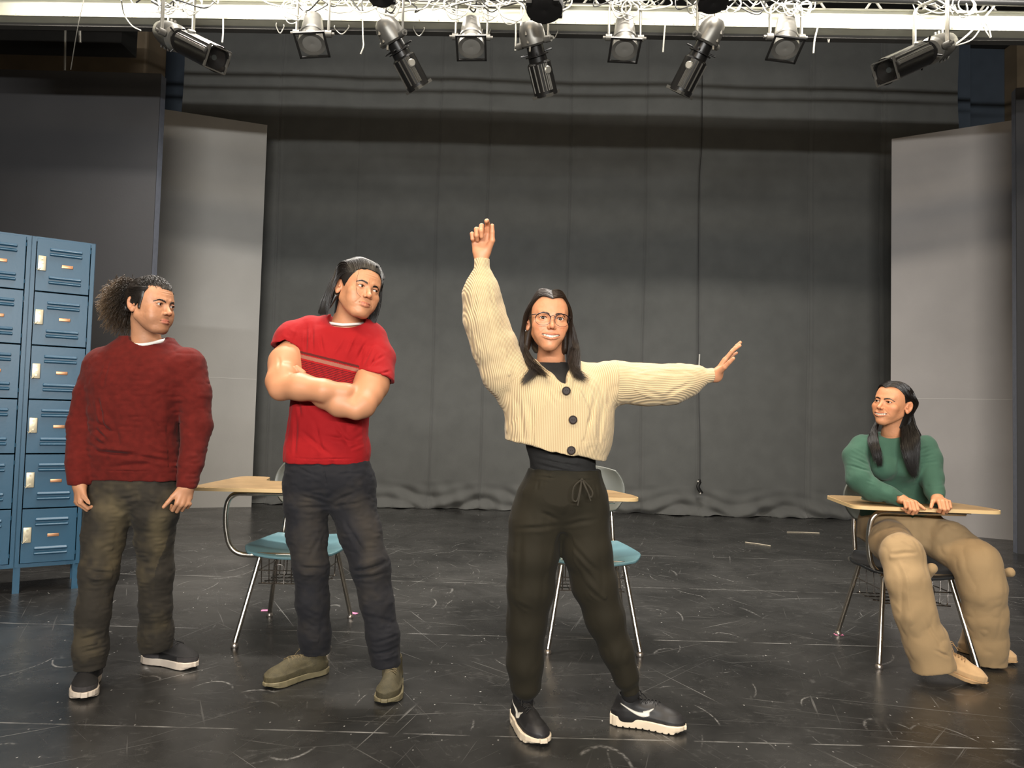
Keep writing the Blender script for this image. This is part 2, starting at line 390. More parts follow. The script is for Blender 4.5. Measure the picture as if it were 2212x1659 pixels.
def P_loft(st, pw=2.2):
    """stack of ellipses: rows (x, y, z, rx, ry, yaw) sorted by z, flat ends"""
    S = np.array([tuple(s)+(0,)*(6-len(s)) for s in st], dtype=np.float64); S = S[np.argsort(S[:, 2])]
    zz = np.linspace(S[0, 2], S[-1, 2], 200)
    def ci(col):
        y = S[:, col]; x = S[:, 2]; m = np.gradient(y, x) if len(x) > 2 else np.full(len(x), (y[-1]-y[0])/(x[-1]-x[0]))
        i = np.clip(np.searchsorted(x, zz)-1, 0, len(x)-2); h = x[i+1]-x[i]; t = (zz-x[i])/h
        return ((2*t**3-3*t**2+1)*y[i]+(t**3-2*t**2+t)*h*m[i]+(-2*t**3+3*t**2)*y[i+1]+(t**3-t**2)*h*m[i+1])
    T = [ci(k) for k in (0, 1, 3, 4, 5)]
    z0, z1 = zz[0], zz[-1]
    def f(x, y, z):
        zc = np.clip(z, z0, z1); i = (zc-z0)/(z1-z0)*199
        c0 = [np.interp(i.ravel(), np.arange(200), t).reshape(i.shape).astype(f32) for t in T]
        px, py = x-c0[0], y-c0[1]
        cs, sn = np.cos(c0[4]), np.sin(c0[4]); px, py = px*cs+py*sn, -px*sn+py*cs
        rx, ry = c0[2], c0[3]
        k0 = ((abs(px)/rx)**pw+(abs(py)/ry)**pw)**(1/pw)
        k1 = np.sqrt((px/rx**2)**2+(py/ry**2)**2)+1e-5
        d = np.minimum(k0*(k0-1)/k1, (k0-1)*np.maximum(rx, ry)); d = np.maximum(d, (k0-1)*np.minimum(rx, ry)*.9)
        e = np.maximum(z0-z, z-z1)
        return np.where(e > 0, np.sqrt(np.maximum(d, 0)**2+e*e), np.maximum(d, e)).astype(f32)
    m = max(T[2].max(), T[3].max())
    return f, np.array([T[0].min()-m, T[1].min()-m, z0], dtype=f32), np.array([T[0].max()+m, T[1].max()+m, z1], dtype=f32)
_rt = np.random.RandomState(3).rand(32, 32, 32).astype(f32)
def vnoise(x, y, z, s):
    x, y, z = np.broadcast_arrays(x*s+100.3, y*s+57.1, z*s+33.7)
    i, j, k = np.floor(x).astype(int), np.floor(y).astype(int), np.floor(z).astype(int)
    u, v, w = x-i, y-j, z-k; u, v, w = u*u*(3-2*u), v*v*(3-2*v), w*w*(3-2*w)
    g = lambda a, b, c: _rt[(i+a) & 31, (j+b) & 31, (k+c) & 31]
    L = lambda a, b, t: a+(b-a)*t
    return L(L(L(g(0, 0, 0), g(1, 0, 0), u), L(g(0, 1, 0), g(1, 1, 0), u), v), L(L(g(0, 0, 1), g(1, 0, 1), u), L(g(0, 1, 1), g(1, 1, 1), u), v), w)-.5
class Vol:
    def __init__(s, lo, hi, h, M=None):
        """M: 4x4 matrix local->world of the frame the solid is modelled in"""
        lo = np.array(lo, dtype=f32); hi = np.array(hi, dtype=f32)
        if M is None and h > .003: lo[0] -= .10; hi[0] += .10
        s.lo = lo; s.h = h; n = np.ceil((np.array(hi)-s.lo)/h).astype(int)+1
        s.n = n; s.D = np.full(n, 1., dtype=f32); s.M = M
        s.ax = [s.lo[i]+h*np.arange(n[i], dtype=f32) for i in range(3)]
    def loc(s, p): return (s.M.inverted()@Vector(p)) if s.M else Vector(p)
    def _sl(s, lo, hi, k):
        m = max(1.4*k, .03)+3*s.h
        a = np.maximum(np.floor((lo-m-s.lo)/s.h).astype(int), 0); b = np.minimum(np.ceil((hi+m-s.lo)/s.h).astype(int)+1, s.n)
        if (b <= a).any(): return None
        sl = tuple(slice(a[i], b[i]) for i in range(3))
        return sl, (s.ax[0][sl[0]][:, None, None], s.ax[1][sl[1]][None, :, None], s.ax[2][sl[2]][None, None, :])
    def add(s, prim, k=.0):
        f, lo, hi = prim; q = s._sl(lo, hi, k)
        if q is None: return s
        sl, g = q; d = f(*g); A = s.D[sl]
        if k > 0:
            k2 = k*1.4; hh = np.maximum(k2-abs(A-d), 0)/k2; s.D[sl] = np.minimum(A, d)-hh*hh*hh*k2/6
        else: s.D[sl] = np.minimum(A, d)
        return s
    def sub(s, prim, k=.0):
        f, lo, hi = prim; q = s._sl(lo, hi, k)
        if q is None: return s
        sl, g = q; d = -f(*g); A = s.D[sl]
        if k > 0:
            k2 = k*1.4; hh = np.maximum(k2-abs(A-d), 0)/k2; s.D[sl] = np.maximum(A, d)+hh*hh*hh*k2/6
        else: s.D[sl] = np.maximum(A, d)
        return s
    def limb(s, pts, k=.02, j=.01, sy=1., axis=None):
        for i in range(len(pts)-1):
            s.add(P_cap(pts[i][0], pts[i+1][0], pts[i][1], pts[i+1][1], sy, axis), k if i == 0 else j)
        return s
    def plane(s, p, n, k=0.):
        """keep the side the normal points away from"""
        n = _v(n); n /= np.linalg.norm(n); p = _v(p)
        x, y, z = s.ax[0][:, None, None], s.ax[1][None, :, None], s.ax[2][None, None, :]
        d = (x-p[0])*n[0]+(y-p[1])*n[1]+(z-p[2])*n[2]
        if k > 0:
            hh = np.maximum(k-abs(s.D-d), 0)/k; s.D = np.maximum(s.D, d)+hh*hh*k*.25
        else: s.D = np.maximum(s.D, d)
        return s
    def disp(s, fn, band=.03):
        idx = np.nonzero(abs(s.D) < band)
        if len(idx[0]):
            s.D[idx] += fn(s.ax[0][idx[0]], s.ax[1][idx[1]], s.ax[2][idx[2]]).astype(f32)
        return s
    def mesh(s, smooth=1):
        D = s.D; n = D.shape
        D[0], D[-1] = 1, 1; D[:, 0], D[:, -1] = 1, 1; D[:, :, 0], D[:, :, -1] = 1, 1
        I = D < 0
        cnt = np.zeros((n[0]-1, n[1]-1, n[2]-1), dtype=np.int8)
        C = [(a, b, c) for a in (0, 1) for b in (0, 1) for c in (0, 1)]
        for a, b, c in C: cnt += I[a:n[0]-1+a, b:n[1]-1+b, c:n[2]-1+c]
        act = (cnt > 0) & (cnt < 8); ijk = np.stack(np.nonzero(act), 1)
        vals = np.stack([D[ijk[:, 0]+a, ijk[:, 1]+b, ijk[:, 2]+c] for a, b, c in C], 1)
        pos = np.zeros((len(ijk), 3), dtype=f32); w = np.zeros(len(ijk), dtype=f32)
        for e0 in range(8):
            for e1 in range(e0+1, 8):
                d = np.array(C[e1])-np.array(C[e0])
                if abs(d).sum() != 1: continue
                va, vb = vals[:, e0], vals[:, e1]; m = (va < 0) != (vb < 0)
                t = np.where(m, va/np.where(m, va-vb, 1), 0)
                pos += np.where(m[:, None], np.array(C[e0], dtype=f32)+t[:, None]*d, 0); w += m
        pos = pos/w[:, None]+ijk
        vid = np.full(act.shape, -1, dtype=np.int32); vid[tuple(ijk.T)] = np.arange(len(ijk), dtype=np.int32)
        F_ = []
        for ax in range(3):
            o1, o2 = [(1, 2), (2, 0), (0, 1)][ax]
            A = np.take(I, range(0, n[ax]-1), ax); B = np.take(I, range(1, n[ax]), ax)
            e = np.stack(np.nonzero(A != B), 1)
            ok = (e[:, o1] > 0) & (e[:, o2] > 0) & (e[:, o1] < n[o1]-1) & (e[:, o2] < n[o2]-1); e = e[ok]
            ins = A[tuple(e.T)]
            def g(d1, d2):
                q = e.copy(); q[:, o1] -= d1; q[:, o2] -= d2; return vid[tuple(q.T)]
            q = np.stack([g(1, 1), g(0, 1), g(0, 0), g(1, 0)], 1)
            q[~ins] = q[~ins][:, ::-1]; F_.append(q)
        Q = np.concatenate(F_); V = s.lo+pos*s.h
        Q = Q[(Q >= 0).all(1)]
        for _ in range(smooth):
            acc = np.zeros_like(V); c = np.zeros(len(V), dtype=f32)
            for k in range(4):
                a, b = Q[:, k], Q[:, (k+1) % 4]
                for d in range(3): acc[:, d] += np.bincount(a, V[b, d], len(V))+np.bincount(b, V[a, d], len(V))
                c += np.bincount(a, minlength=len(V))+np.bincount(b, minlength=len(V))
            V = V*.5+.5*acc/np.maximum(c, 1)[:, None]
        s.VL = V
        if s.M:
            Mn = np.array(s.M); V = V@Mn[:3, :3].T+Mn[:3, 3]
        return V.astype(f32), Q
def join(parts):
    """[(V, Q, C)] -> one"""
    o = 0; Vs, Qs, Cs = [], [], []
    for V, Q, C in parts: Vs.append(V); Qs.append(Q+o); Cs.append(C); o += len(V)
    return np.concatenate(Vs), np.concatenate(Qs), np.concatenate(Cs)
def segd(x, y, z, a, b, ky=1.):
    a = _v(a); b = _v(b); d = b-a; d2 = d.copy(); d2[1] *= ky
    L = (d*d2).sum()+1e-12
    t = np.clip(((x-a[0])*d2[0]+(y-a[1])*d2[1]+(z-a[2])*d2[2])/L, 0, 1)
    return np.sqrt((x-a[0]-t*d[0])**2+((y-a[1]-t*d[1])**2)*ky+(z-a[2]-t*d[2])**2), t
def folds(vol, lst, Y, front=True):
    """creases (amp>0) and ridges (amp<0) drawn as strokes: (px,py,px,py,amp_mm,width_mm)"""
    L = []
    for px, py, qx, qy, amp, w in lst: L.append((U(px, py, Y), U(qx, qy, Y), amp/1000, w/1000))
    def fn(x, y, z):
        d = np.zeros_like(x)
        for a, b, amp, w in L:
            m = (x > min(a.x, b.x)-.1) & (x < max(a.x, b.x)+.1) & (z > min(a.z, b.z)-.1) & (z < max(a.z, b.z)+.1)
            if front: m &= (y < Y+.06)
            xm = x[m]+.004*vnoise(x[m], y[m], z[m], 25); zm = z[m]+.006*vnoise(x[m]+9, y[m], z[m], 22)
            s_, t = segd(xm, y[m], zm, a, b, .02); taper = np.clip(1-(2*t-1)**2*.9, 0, 1)
            d[m] += 1.8*amp*taper*(np.exp(-(s_/w/.8)**1.35)-.35*np.exp(-((s_-1.6*w)/w)**2)*(amp > 0))
        return d
    vol.disp(fn)
def wr(amp, s, sy=1, sz=1, seed=0, ridge=False):
    def fn(x, y, z):
        n = vnoise(x+seed, y*sy+seed*.7, z*sz-seed*.3, s)
        if ridge: n = .25-abs(n)
        return amp*2*n
    return fn
# ------------------------------------------------------------------ tubes for hair strands, laces, wires: many into one mesh
def tubes(paths, radii, n=3):
    """paths (S, m, 3) array, radii (S,) or (S, m)"""
    Pp = np.asarray(paths, dtype=f32); S, m, _ = Pp.shape
    R = np.asarray(radii, dtype=f32)
    if R.ndim == 1: R = R[:, None]*np.ones((1, m), dtype=f32)
    T = np.gradient(Pp, axis=1); T /= np.linalg.norm(T, axis=2, keepdims=True)+1e-9
    ref = np.array([.31, .52, .79], dtype=f32); A = np.cross(T, ref); A /= np.linalg.norm(A, axis=2, keepdims=True)+1e-9; B = np.cross(T, A)
    V = np.stack([Pp+R[..., None]*(A*math.cos(2*PI*k/n)+B*math.sin(2*PI*k/n)) for k in range(n)], 2)
    base = (np.arange(S)[:, None]*m+np.arange(m-1)[None, :])*n
    Q = np.concatenate([np.stack([base+k, base+(k+1) % n, base+n+(k+1) % n, base+n+k], -1).reshape(-1, 4) for k in range(n)])
    return V.reshape(-1, 3), Q
def resample(pts, m):
    P_ = np.array([tuple(p) for p in bez(pts, 12)], dtype=f32); L = np.concatenate([[0], np.cumsum(np.linalg.norm(np.diff(P_, axis=0), axis=1))])
    t = np.linspace(0, L[-1], m); return np.stack([np.interp(t, L, P_[:, k]) for k in range(3)], 1)
def strands(guides, n, m=14, r=.0012, jit=.006, curl=0., curlf=0., tip=.2, M=None, seed=1, ends=.06):
    """strands blended between consecutive guides of a fan"""
    rs = np.random.RandomState(seed); Gd = np.stack([resample(g, m) for g in guides]); K = len(Gd)
    out = []; rad = []
    t = np.linspace(0, 1, m)[:, None]
    for i in range(n):
        u = rs.rand()*(K-1); a = int(u); w = u-a; a = min(a, K-2)
        p = Gd[a]*(1-w)+Gd[a+1]*w
        off = rs.randn(3)*jit; off2 = rs.randn(3)*jit
        p = p+off*(.35+.65*t)+off2*t**2*.6
        if ends: 
            e = 1-rs.rand()*ends; tt = np.linspace(0, e, m); p = np.stack([np.interp(tt, t[:, 0], p[:, k]) for k in range(3)], 1)
        if curl:
            ph = rs.rand()*6.28; ff = curlf*(.7+.6*rs.rand()); c = curl*(.5+rs.rand())
            p = p+c*np.concatenate([np.cos(ph+ff*t), np.sin(ph+ff*t), np.cos(ph*2+ff*.8*t)], 1)*np.minimum(t*4, 1)
        out.append(p); rad.append(r*(.7+.6*rs.rand())*np.interp(t[:, 0], [0, .7, 1], [1, .9, tip]))
    V, Q = tubes(np.array(out), np.array(rad))
    if M is not None: Mn = np.array(M); V = V@Mn[:3, :3].T+Mn[:3, 3]
    return V.astype(f32), Q
# ------------------------------------------------------------------ heads
def Rz(a): return Matrix.Rotation(a, 4, 'Z')
def Rx(a): return Matrix.Rotation(a, 4, 'X')
def Ry(a): return Matrix.Rotation(a, 4, 'Y')
def head_frame(pos, yaw, pitch=0, roll=0, s=1.):
    """yaw>0 looks to the right of the picture, pitch>0 chin down, roll>0 tips the crown to the right"""
    return Matrix.Translation(pos)@Rz(math.radians(yaw))@Rx(math.radians(pitch))@Ry(math.radians(roll))@Matrix.Scale(s, 4)
skin_mats = {}
def make_head(M, skin, lip, p, neck, h=.0016):
    """returns V, Q, C of head and neck. neck: world points with radii"""
    g = lambda k, d=0: p.get(k, d)
    wid = g('wid', 1); jaw = g('jaw', 1); fem = g('fem', 0); sm = g('smile', 0); op = g('open', 0); ew = g('eye', 1)
    v = Vol((-.11, -.15, -.20), (.11, .125, .135), h, M)
    v.add(P_ell((0, .014, .030), (.076*wid, .096, .086)))
    v.add(P_ell((0, -.034, .036), (.060*wid, .051, .058)), .04)
    v.add(P_ell((0, -.030, -.032+.004*fem), ((.063-.003*fem)*wid, .062, .080-.006*fem)), .03)
    for sx in (-1, 1):
        v.add(P_cap((sx*.049*jaw, .004, -.050), (sx*(.022-.007*fem)*jaw, -.062, -.098), .019-.003*fem, .017-.003*fem), .03)
        v.add(P_ell((sx*.043*wid, -.062, -.026-.0*sm+.003*sm), (.021+.004*sm, .017+.005*sm, .016+.003*sm)), .022)
        v.add(P_ell((sx*(.036-.003*fem), -.062, -.056+.004*fem), (.022-.003*fem, .020, .022)), .03)
        v.sub(P_ell((sx*.033, -.101, .002), (.0185, .0155, .0120)), .012)
        v.add(P_cap((sx*.012, -.088, .021), (sx*.044*wid, -.073, .024), .0075-.002*fem, .0065), .014)
    v.add(P_ell((0, -.078, -.098), (.021-.003*fem, .016, .015)), .022)
    v.add(P_ell((0, -.070, -.066), (.030, .024, .028)), .02)
    ns = g('nose', 1)
    v.add(P_cap((0, -.086, .010), (0, -.1075*1, -.026), .0062, .0085*ns), .013)
    v.add(P_ell((0, -.1115, -.031), (.0100*ns, .0095, .0085)), .008)
    for sx in (-1, 1):
        v.add(P_ell((sx*.0120*ns, -.100, -.0345), (.0068*ns, .0085, .0065)), .006)
        v.sub(P_ell((sx*.0065*ns, -.1085, -.0405), (.0036, .0045, .0032)), .002)
        # eyelids and opening
        v.add(P_ell((sx*.0322, -.0778, .0012), (.0150, .0140, .0138)), .006)
        v.add(P_cap((sx*.018, -.0885, .0065), (sx*.034, -.0945, .0088), .0016, .0018), .003)
        v.add(P_cap((sx*.034, -.0945, .0088), (sx*.048, -.083, .0050), .0018, .0014), .003)
    ez = g('ez', .0047)*ew
    for sx in (-1, 1):
        v.sub(P_ell((sx*.0325, -.0945, .0010), (.0132, .0135, ez), Matrix.Rotation(sx*.10, 3, 'Y').transposed() if False else Matrix.Rotation(-sx*.07, 3, 'Y')), .0012)
    # mouth
    mw = g('mw', .025)+.006*sm; zc = -.0665; up_ = .0120*sm; yc = -.1005; dy = .0175+.008*sm
    th = 1-.42*min(sm, 1)
    def mp(t, dz=0, dyy=0): return (mw*t, yc+dy*abs(t)**2+dyy, zc+up_*abs(t)**1.7+dz+g('mtilt', 0)*t)
    N_ = 8; ts = [i/N_*2-1 for i in range(N_+1)]
    for i in range(N_):
        ta, tb = ts[i], ts[i+1]; fa, fb = 1-abs(ta)**2.2, 1-abs(tb)**2.2
        v.add(P_cap(mp(ta, .0042+op*.5*fa, .001), mp(tb, .0042+op*.5*fb, .001), .0018+.0030*fa*th, .0018+.0030*fb*th), .004)
        v.add(P_cap(mp(ta, -.0045-op*.6*fa, .0008), mp(tb, -.0045-op*.6*fb, .0008), .0018+.0040*fa*th, .0018+.0040*fb*th), .004)
    for i in range(N_):
        ta, tb = ts[i], ts[i+1]; fa, fb = 1-abs(ta)**2.4, 1-abs(tb)**2.4
        if op > 0: v.sub(P_cap(mp(ta*.93, 0, .000), mp(tb*.93, 0, .000), .0010+op*.62*fa, .0010+op*.62*fb), .0012)
        else: v.sub(P_cap(mp(ta, 0, -.0052), mp(tb, 0, -.0052), .0016, .0016), .0012)
    if sm:
        for sx in (-1, 1):
            v.disp(lambda x, y, z: .0022*sm*np.exp(-(segd(x, y, z, (sx*.019, -.10, -.038), (sx*(mw+.008), -.085, -.066), .3)[0]/.0035)**2)*(y < -.05))
    # ears
    for sx in (-1, 1):
        if g('noear', 0) == sx: continue
        Re = (Matrix.Rotation(-sx*.50, 3, 'Z')@Matrix.Rotation(-.18, 3, 'X'))
        ec = Vector((sx*.0805*wid, .018, -.005))
        v.add(P_ell(ec, (.0062, .0190, .0315), Re), .006)
        v.add(P_ell(ec+Vector((sx*.000, -.006, -.025)), (.0055, .008, .010), Re), .006)
        v.sub(P_ell(ec+Vector((sx*.0075, -.001, .003)), (.0055, .0105, .0205), Re), .003)
        v.add(P_ell(ec+Vector((sx*.000, -.0145, -.004)), (.004, .004, .006)), .004)
        v.sub(P_cap(ec+Vector((sx*.0075, -.006, .018)), ec+Vector((sx*.0075, .007, .006)), .0022), .003)
    for i in range(len(neck)-1):
        a, b = neck[i], neck[i+1]; v.add(P_cap(v.loc(a[0]), v.loc(b[0]), a[1], b[1]), .022)
    if g('frown', 0):
        for (x0, z0, x1, z1) in ((-.028, .050, .030, .052), (-.026, .059, .026, .061), (-.004, .020, -.006, .036), (.006, .02, .007, .034)):
            v.disp(lambda x, y, z: .0011*g('frown')*np.exp(-(segd(x, y, z, (x0, -.09, z0), (x1, -.09, z1), .1)[0]/.0022)**2)*(y < -.06))
    if g('sterno', 1):
        pass
    v.disp(wr(.0003, 160))
    V, Q = v.mesh(1); L = v.VL
    C = np.tile(np.array(skin[:3], dtype=f32), (len(V), 1)); x, y, z = L[:, 0], L[:, 1], L[:, 2]
    mot = vnoise(x, y, z, 45)[:, None]; C = C*(1+.10*mot)
    def blend(w, c, amt=1.):
        nonlocal C
        w = (np.clip(w, 0, 1)*amt)[:, None]; C = C*(1-w)+np.array(c[:3], dtype=f32)*w
    red = np.array(skin[:3])*np.array([1.02, .70, .62])
    for sx in (-1, 1):
        blend(np.exp(-(((x-sx*.043)/.022)**2+((z+.030)/.018)**2))*(y < -.03), red, g('blush', .35))
        blend(np.exp(-(((x-sx*.080)/.012)**2+((z-.0)/.035)**2+((y-.016)/.03)**2)), red, .35)
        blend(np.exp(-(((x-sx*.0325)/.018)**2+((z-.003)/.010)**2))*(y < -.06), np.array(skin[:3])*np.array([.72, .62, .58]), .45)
    blend(np.exp(-((x/.012)**2+((z+.033)/.010)**2))*(y < -.09), red, .4)
    if g('stubble', 0):
        w = ((z < -.045)*(y < .01)).astype(f32)*np.clip((-.040-z)/.02, 0, 1)*np.clip((.01-y)/.02, 0, 1)*(z > -.125)
        w *= 1-np.exp(-((x/.022)**2+((z+.067)/.008)**2))
        w2 = np.exp(-((x/.024)**4+((z+.052)/.006)**2))*(y < -.08)
        blend(np.maximum(w, w2*1.3), np.array(skin[:3])*np.array([.45, .40, .38]), g('stubble'))
    for i in range(N_):
        for zz, rr, oo in ((.0042, .0048, .5), (-.0045, .0052, -.6)):
            ta, tb = ts[i], ts[i+1]; fa, fb = 1-abs(ta)**2.2, 1-abs(tb)**2.2; fm = (fa+fb)/2
            d, _ = segd(x, y, z, mp(ta, zz+op*oo*fa), mp(tb, zz+op*oo*fb))
            blend(np.clip((rr*(.55+.6*fm)*th+.0012-d)/.0018, 0, 1)*(y < -.07), lip, .72)
    # recess shade painted into the colour of mouth line / inside and nostrils
    for i in range(N_):
        d, _ = segd(x, y, z, mp(ts[i], 0, .0), mp(ts[i+1], 0, .0)); blend(np.clip((.0023+op*.5-d)/.0014, 0, 1), np.array(lip[:3])*.25, .8)
    for sx in (-1, 1):
        d = np.sqrt((x-sx*.0065*ns)**2+(y+.1085)**2+(z+.0405)**2); blend(np.clip((.0045-d)/.0015, 0, 1), np.array(skin[:3])*.2, .85)
        # lash line
        for i in range(8):
            t0, t1 = i/8*2-1, (i+1)/8*2-1
            a = (sx*.0325+.0142*t0, -.092+.006*t0*t0, .001+(ez+.0006)*math.sqrt(max(0, 1-t0*t0))-sx*t0*.001)
            b = (sx*.0325+.0142*t1, -.092+.006*t1*t1, .001+(ez+.0006)*math.sqrt(max(0, 1-t1*t1))-sx*t1*.001)
            d, _ = segd(x, y, z, a, b, .15); blend(np.clip((.0013+g('lash', .0004)-d)/.0009, 0, 1)*(y < -.075), (.012, .008, .006), .85)
    return V, Q, np.clip(C, 0, 1), v
def eyeballs(M, parent, gaze, iris=(.030, .014, .006)):
    """gaze: head-local direction"""
    for sx in (-1, 1):
        n, m = 40, 28; V = []; c = Vector((sx*.0322, -.0783, .0010)); r = .0126; C = []
        gz = Vector(gaze).normalized(); Rq = Vector((0, 0, 1)).rotation_difference(gz).to_matrix()
        for j in range(m+1):
            th = PI*j/m
            for i in range(n):
                d = Rq@Vector((math.sin(th)*math.cos(2*PI*i/n), math.sin(th)*math.sin(2*PI*i/n), math.cos(th)))
                V.append(M@(c+d*r))
                a = th*.0126
                C.append((.004, .003, .003) if a < .0024 else (iris if a < .0060 else ((.02, .01, .006) if a < .0066 else (.50, .45, .40))))
        Q = [(j*n+i, (j+1)*n+i, (j+1)*n+(i+1) % n, j*n+(i+1) % n) for j in range(m) for i in range(n)]
        o = mesh_np('eyeball', [tuple(q) for q in V], Q, mat('eye', (1, 1, 1, 1), .08, attr='Col', spec=.6), parent, col=np.array(C, dtype=f32))
def brows(M, parent, hairm, pts, vol, thick=.0035, n=130, r=.0006, seed=5, wid=1.):
    """pts: (x, z) arch of the left-of-face brow; mirrored"""
    rs = np.random.RandomState(seed)
    for sx in (-1, 1):
        pt = pts[sx] if isinstance(pts, dict) else pts
        A = resample([(sx*a, 0, b) for a, b in pt], 30); out = []
        for k in range(n):
            t = rs.rand(); q = A[int(t*29)]; q2 = A[min(int(t*29)+5, 29)] if t < .82 else A[29]+(A[29]-A[25])
            dz = (rs.rand()-.5)*2*thick*(1-.65*t**2)
            def surf(px, pz):
                i = int(round((px-vol.lo[0])/vol.h)); k_ = int(round((pz-vol.lo[2])/vol.h)); c = vol.D[i, :, k_]; j = int(np.argmax(c[1:] < 0))+1
                return vol.lo[1]+(j-1+c[j-1]/(c[j-1]-c[j]))*vol.h-.0002
            a = Vector((q[0], surf(q[0], q[2]), q[2]+dz)); b = Vector((q2[0], surf(q2[0], q2[2]), q2[2]+dz*.6+.0012))
            b = a+(b-a)*(.45 if t < .8 else .6); md = (a+b)/2+Vector((0, -.0012, 0))
            out.append([tuple(M@a), tuple(M@md), tuple(M@b)])
        V, Q = tubes(np.array(out), np.full(n, r)); mesh_np('eyebrow', V, Q, hairm, parent)
def teeth(M, parent, p, upper=True):
    sm = p.get('smile', 0); op = p.get('open', 0); mw = p.get('mw', .025)+.006*sm; zc = -.0665; up_ = .0120*sm; b = MB()
    n = 8; dy = .0175+.008*sm
    for i in range(n):
        t = (i+.5)/n*2-1; t *= .86; f = 1-abs(t)**2.4
        hh = max(.0035, op*1.05*f)
        x = mw*t; y = -.1005+dy*t*t+.0038; z = zc+up_*abs(t)**1.7+op*.12*f+p.get('mtilt', 0)*t
        b.box((x, y, z), (mw*.86*2/n*1.04, .005, hh*1.5), Matrix.Rotation(-t*.9, 3, 'Z') if False else Matrix.Rotation(t*1.0, 3, 'Z'), bev=.0007)
    bmesh.ops.transform(b.bm, matrix=M, verts=b.bm.verts[:])
    return b.build('teeth', mat('teeth', rgb(214, 202, 180), .3), parent)
# ------------------------------------------------------------------ hands
def hand(vol, wrist, fdir, pnorm, side, curl=(.3,)*4, spread=0., thumb=(.5, .3), s=1., thumbdir=None, k=.006, fr=1.):
    """wrist: point; fdir: toward the fingers; pnorm: out of the palm; side: +1 thumb on (pnorm x fdir) side. curl in 0..1 per finger (index first)"""
    f = Vector(fdir).normalized(); p = Vector(pnorm); p = (p-f*p.dot(f)).normalized(); t = p.cross(f).normalized()*side
    W = Vector(wrist); X = lambda a, b, c: W+f*a*s+t*b*s+p*c*s
    L = vol.loc
    k *= s
    vol.add(P_cap(L(X(.004, .012, 0)), L(X(.078, .026, -.002)), .0160*s, .0125*s), .02*s)
    vol.add(P_cap(L(X(.004, 0, 0)), L(X(.080, .004, -.003)), .0165*s, .0130*s), .012*s)
    vol.add(P_cap(L(X(.006, -.012, 0)), L(X(.074, -.020, -.001)), .0150*s, .0115*s), .012*s)
    vol.add(P_cap(L(X(.018, -.020, .004)), L(X(.050, -.026, .003)), .0120*s, .0100*s), .012*s)
    base = [(.086, .0285), (.090, .0085), (.086, -.0115), (.077, -.0300)]
    lens = [(.040, .024, .020), (.044, .028, .021), (.041, .026, .020), (.032, .019, .018)]
    for i in range(4):
        c = curl[i] if len(curl) == 4 else curl[0]
        a0, b0 = base[i]; ang = 0; pt = X(a0, b0, -.002); tip = None
        sp = (1.5-i)*spread
        d0 = (f*math.cos(sp)+t*math.sin(sp)).normalized()
        rr = [.0094, .0086, .0078, .0070][0:4]; sc = [1, 1.02, .97, .86][i]*fr
        for j, l in enumerate(lens[i]):
            ang += c*[1.45, 1.75, 1.2][j]
            d = d0*math.cos(ang)+p*math.sin(ang)
            q = pt+d*l*s
            vol.add(P_cap(L(pt), L(q), rr[j]*sc*s, rr[j+1]*sc*s), k if j == 0 else .003*s)
            pt = q
    # thumb leaves the side of the palm near its base
    o, cl = thumb[0], thumb[1]
    a = X(.018, .024, .004)
    d1 = (f*math.cos(o)*.9+t*math.sin(o)*1.0+p*.35).normalized() if thumbdir is None else Vector(thumbdir[0]).normalized()
    b = a+d1*.046*s
    d2 = (d1*math.cos(cl)+(f*.75-t*.55+p*.3).normalized()*math.sin(cl)).normalized() if thumbdir is None else Vector(thumbdir[1]).normalized()
    c = b+d2*.032*s; e = c+(d2*.9+p*.12*cl).normalized()*.024*s
    vol.add(P_cap(L(a), L(b), .0150*s, .0110*s), .014*s); vol.add(P_cap(L(b), L(c), .0106*s, .0094*s), .004*s); vol.add(P_cap(L(c), L(e), .0094*s, .0078*s), .003*s)
    return X
def tint(V, skin, seed=0, var=.08):
    m = vnoise(V[:, 0]+seed, V[:, 1], V[:, 2], 30)[:, None]
    return (np.array(skin[:3], dtype=f32)*(1+var*m)).astype(f32)
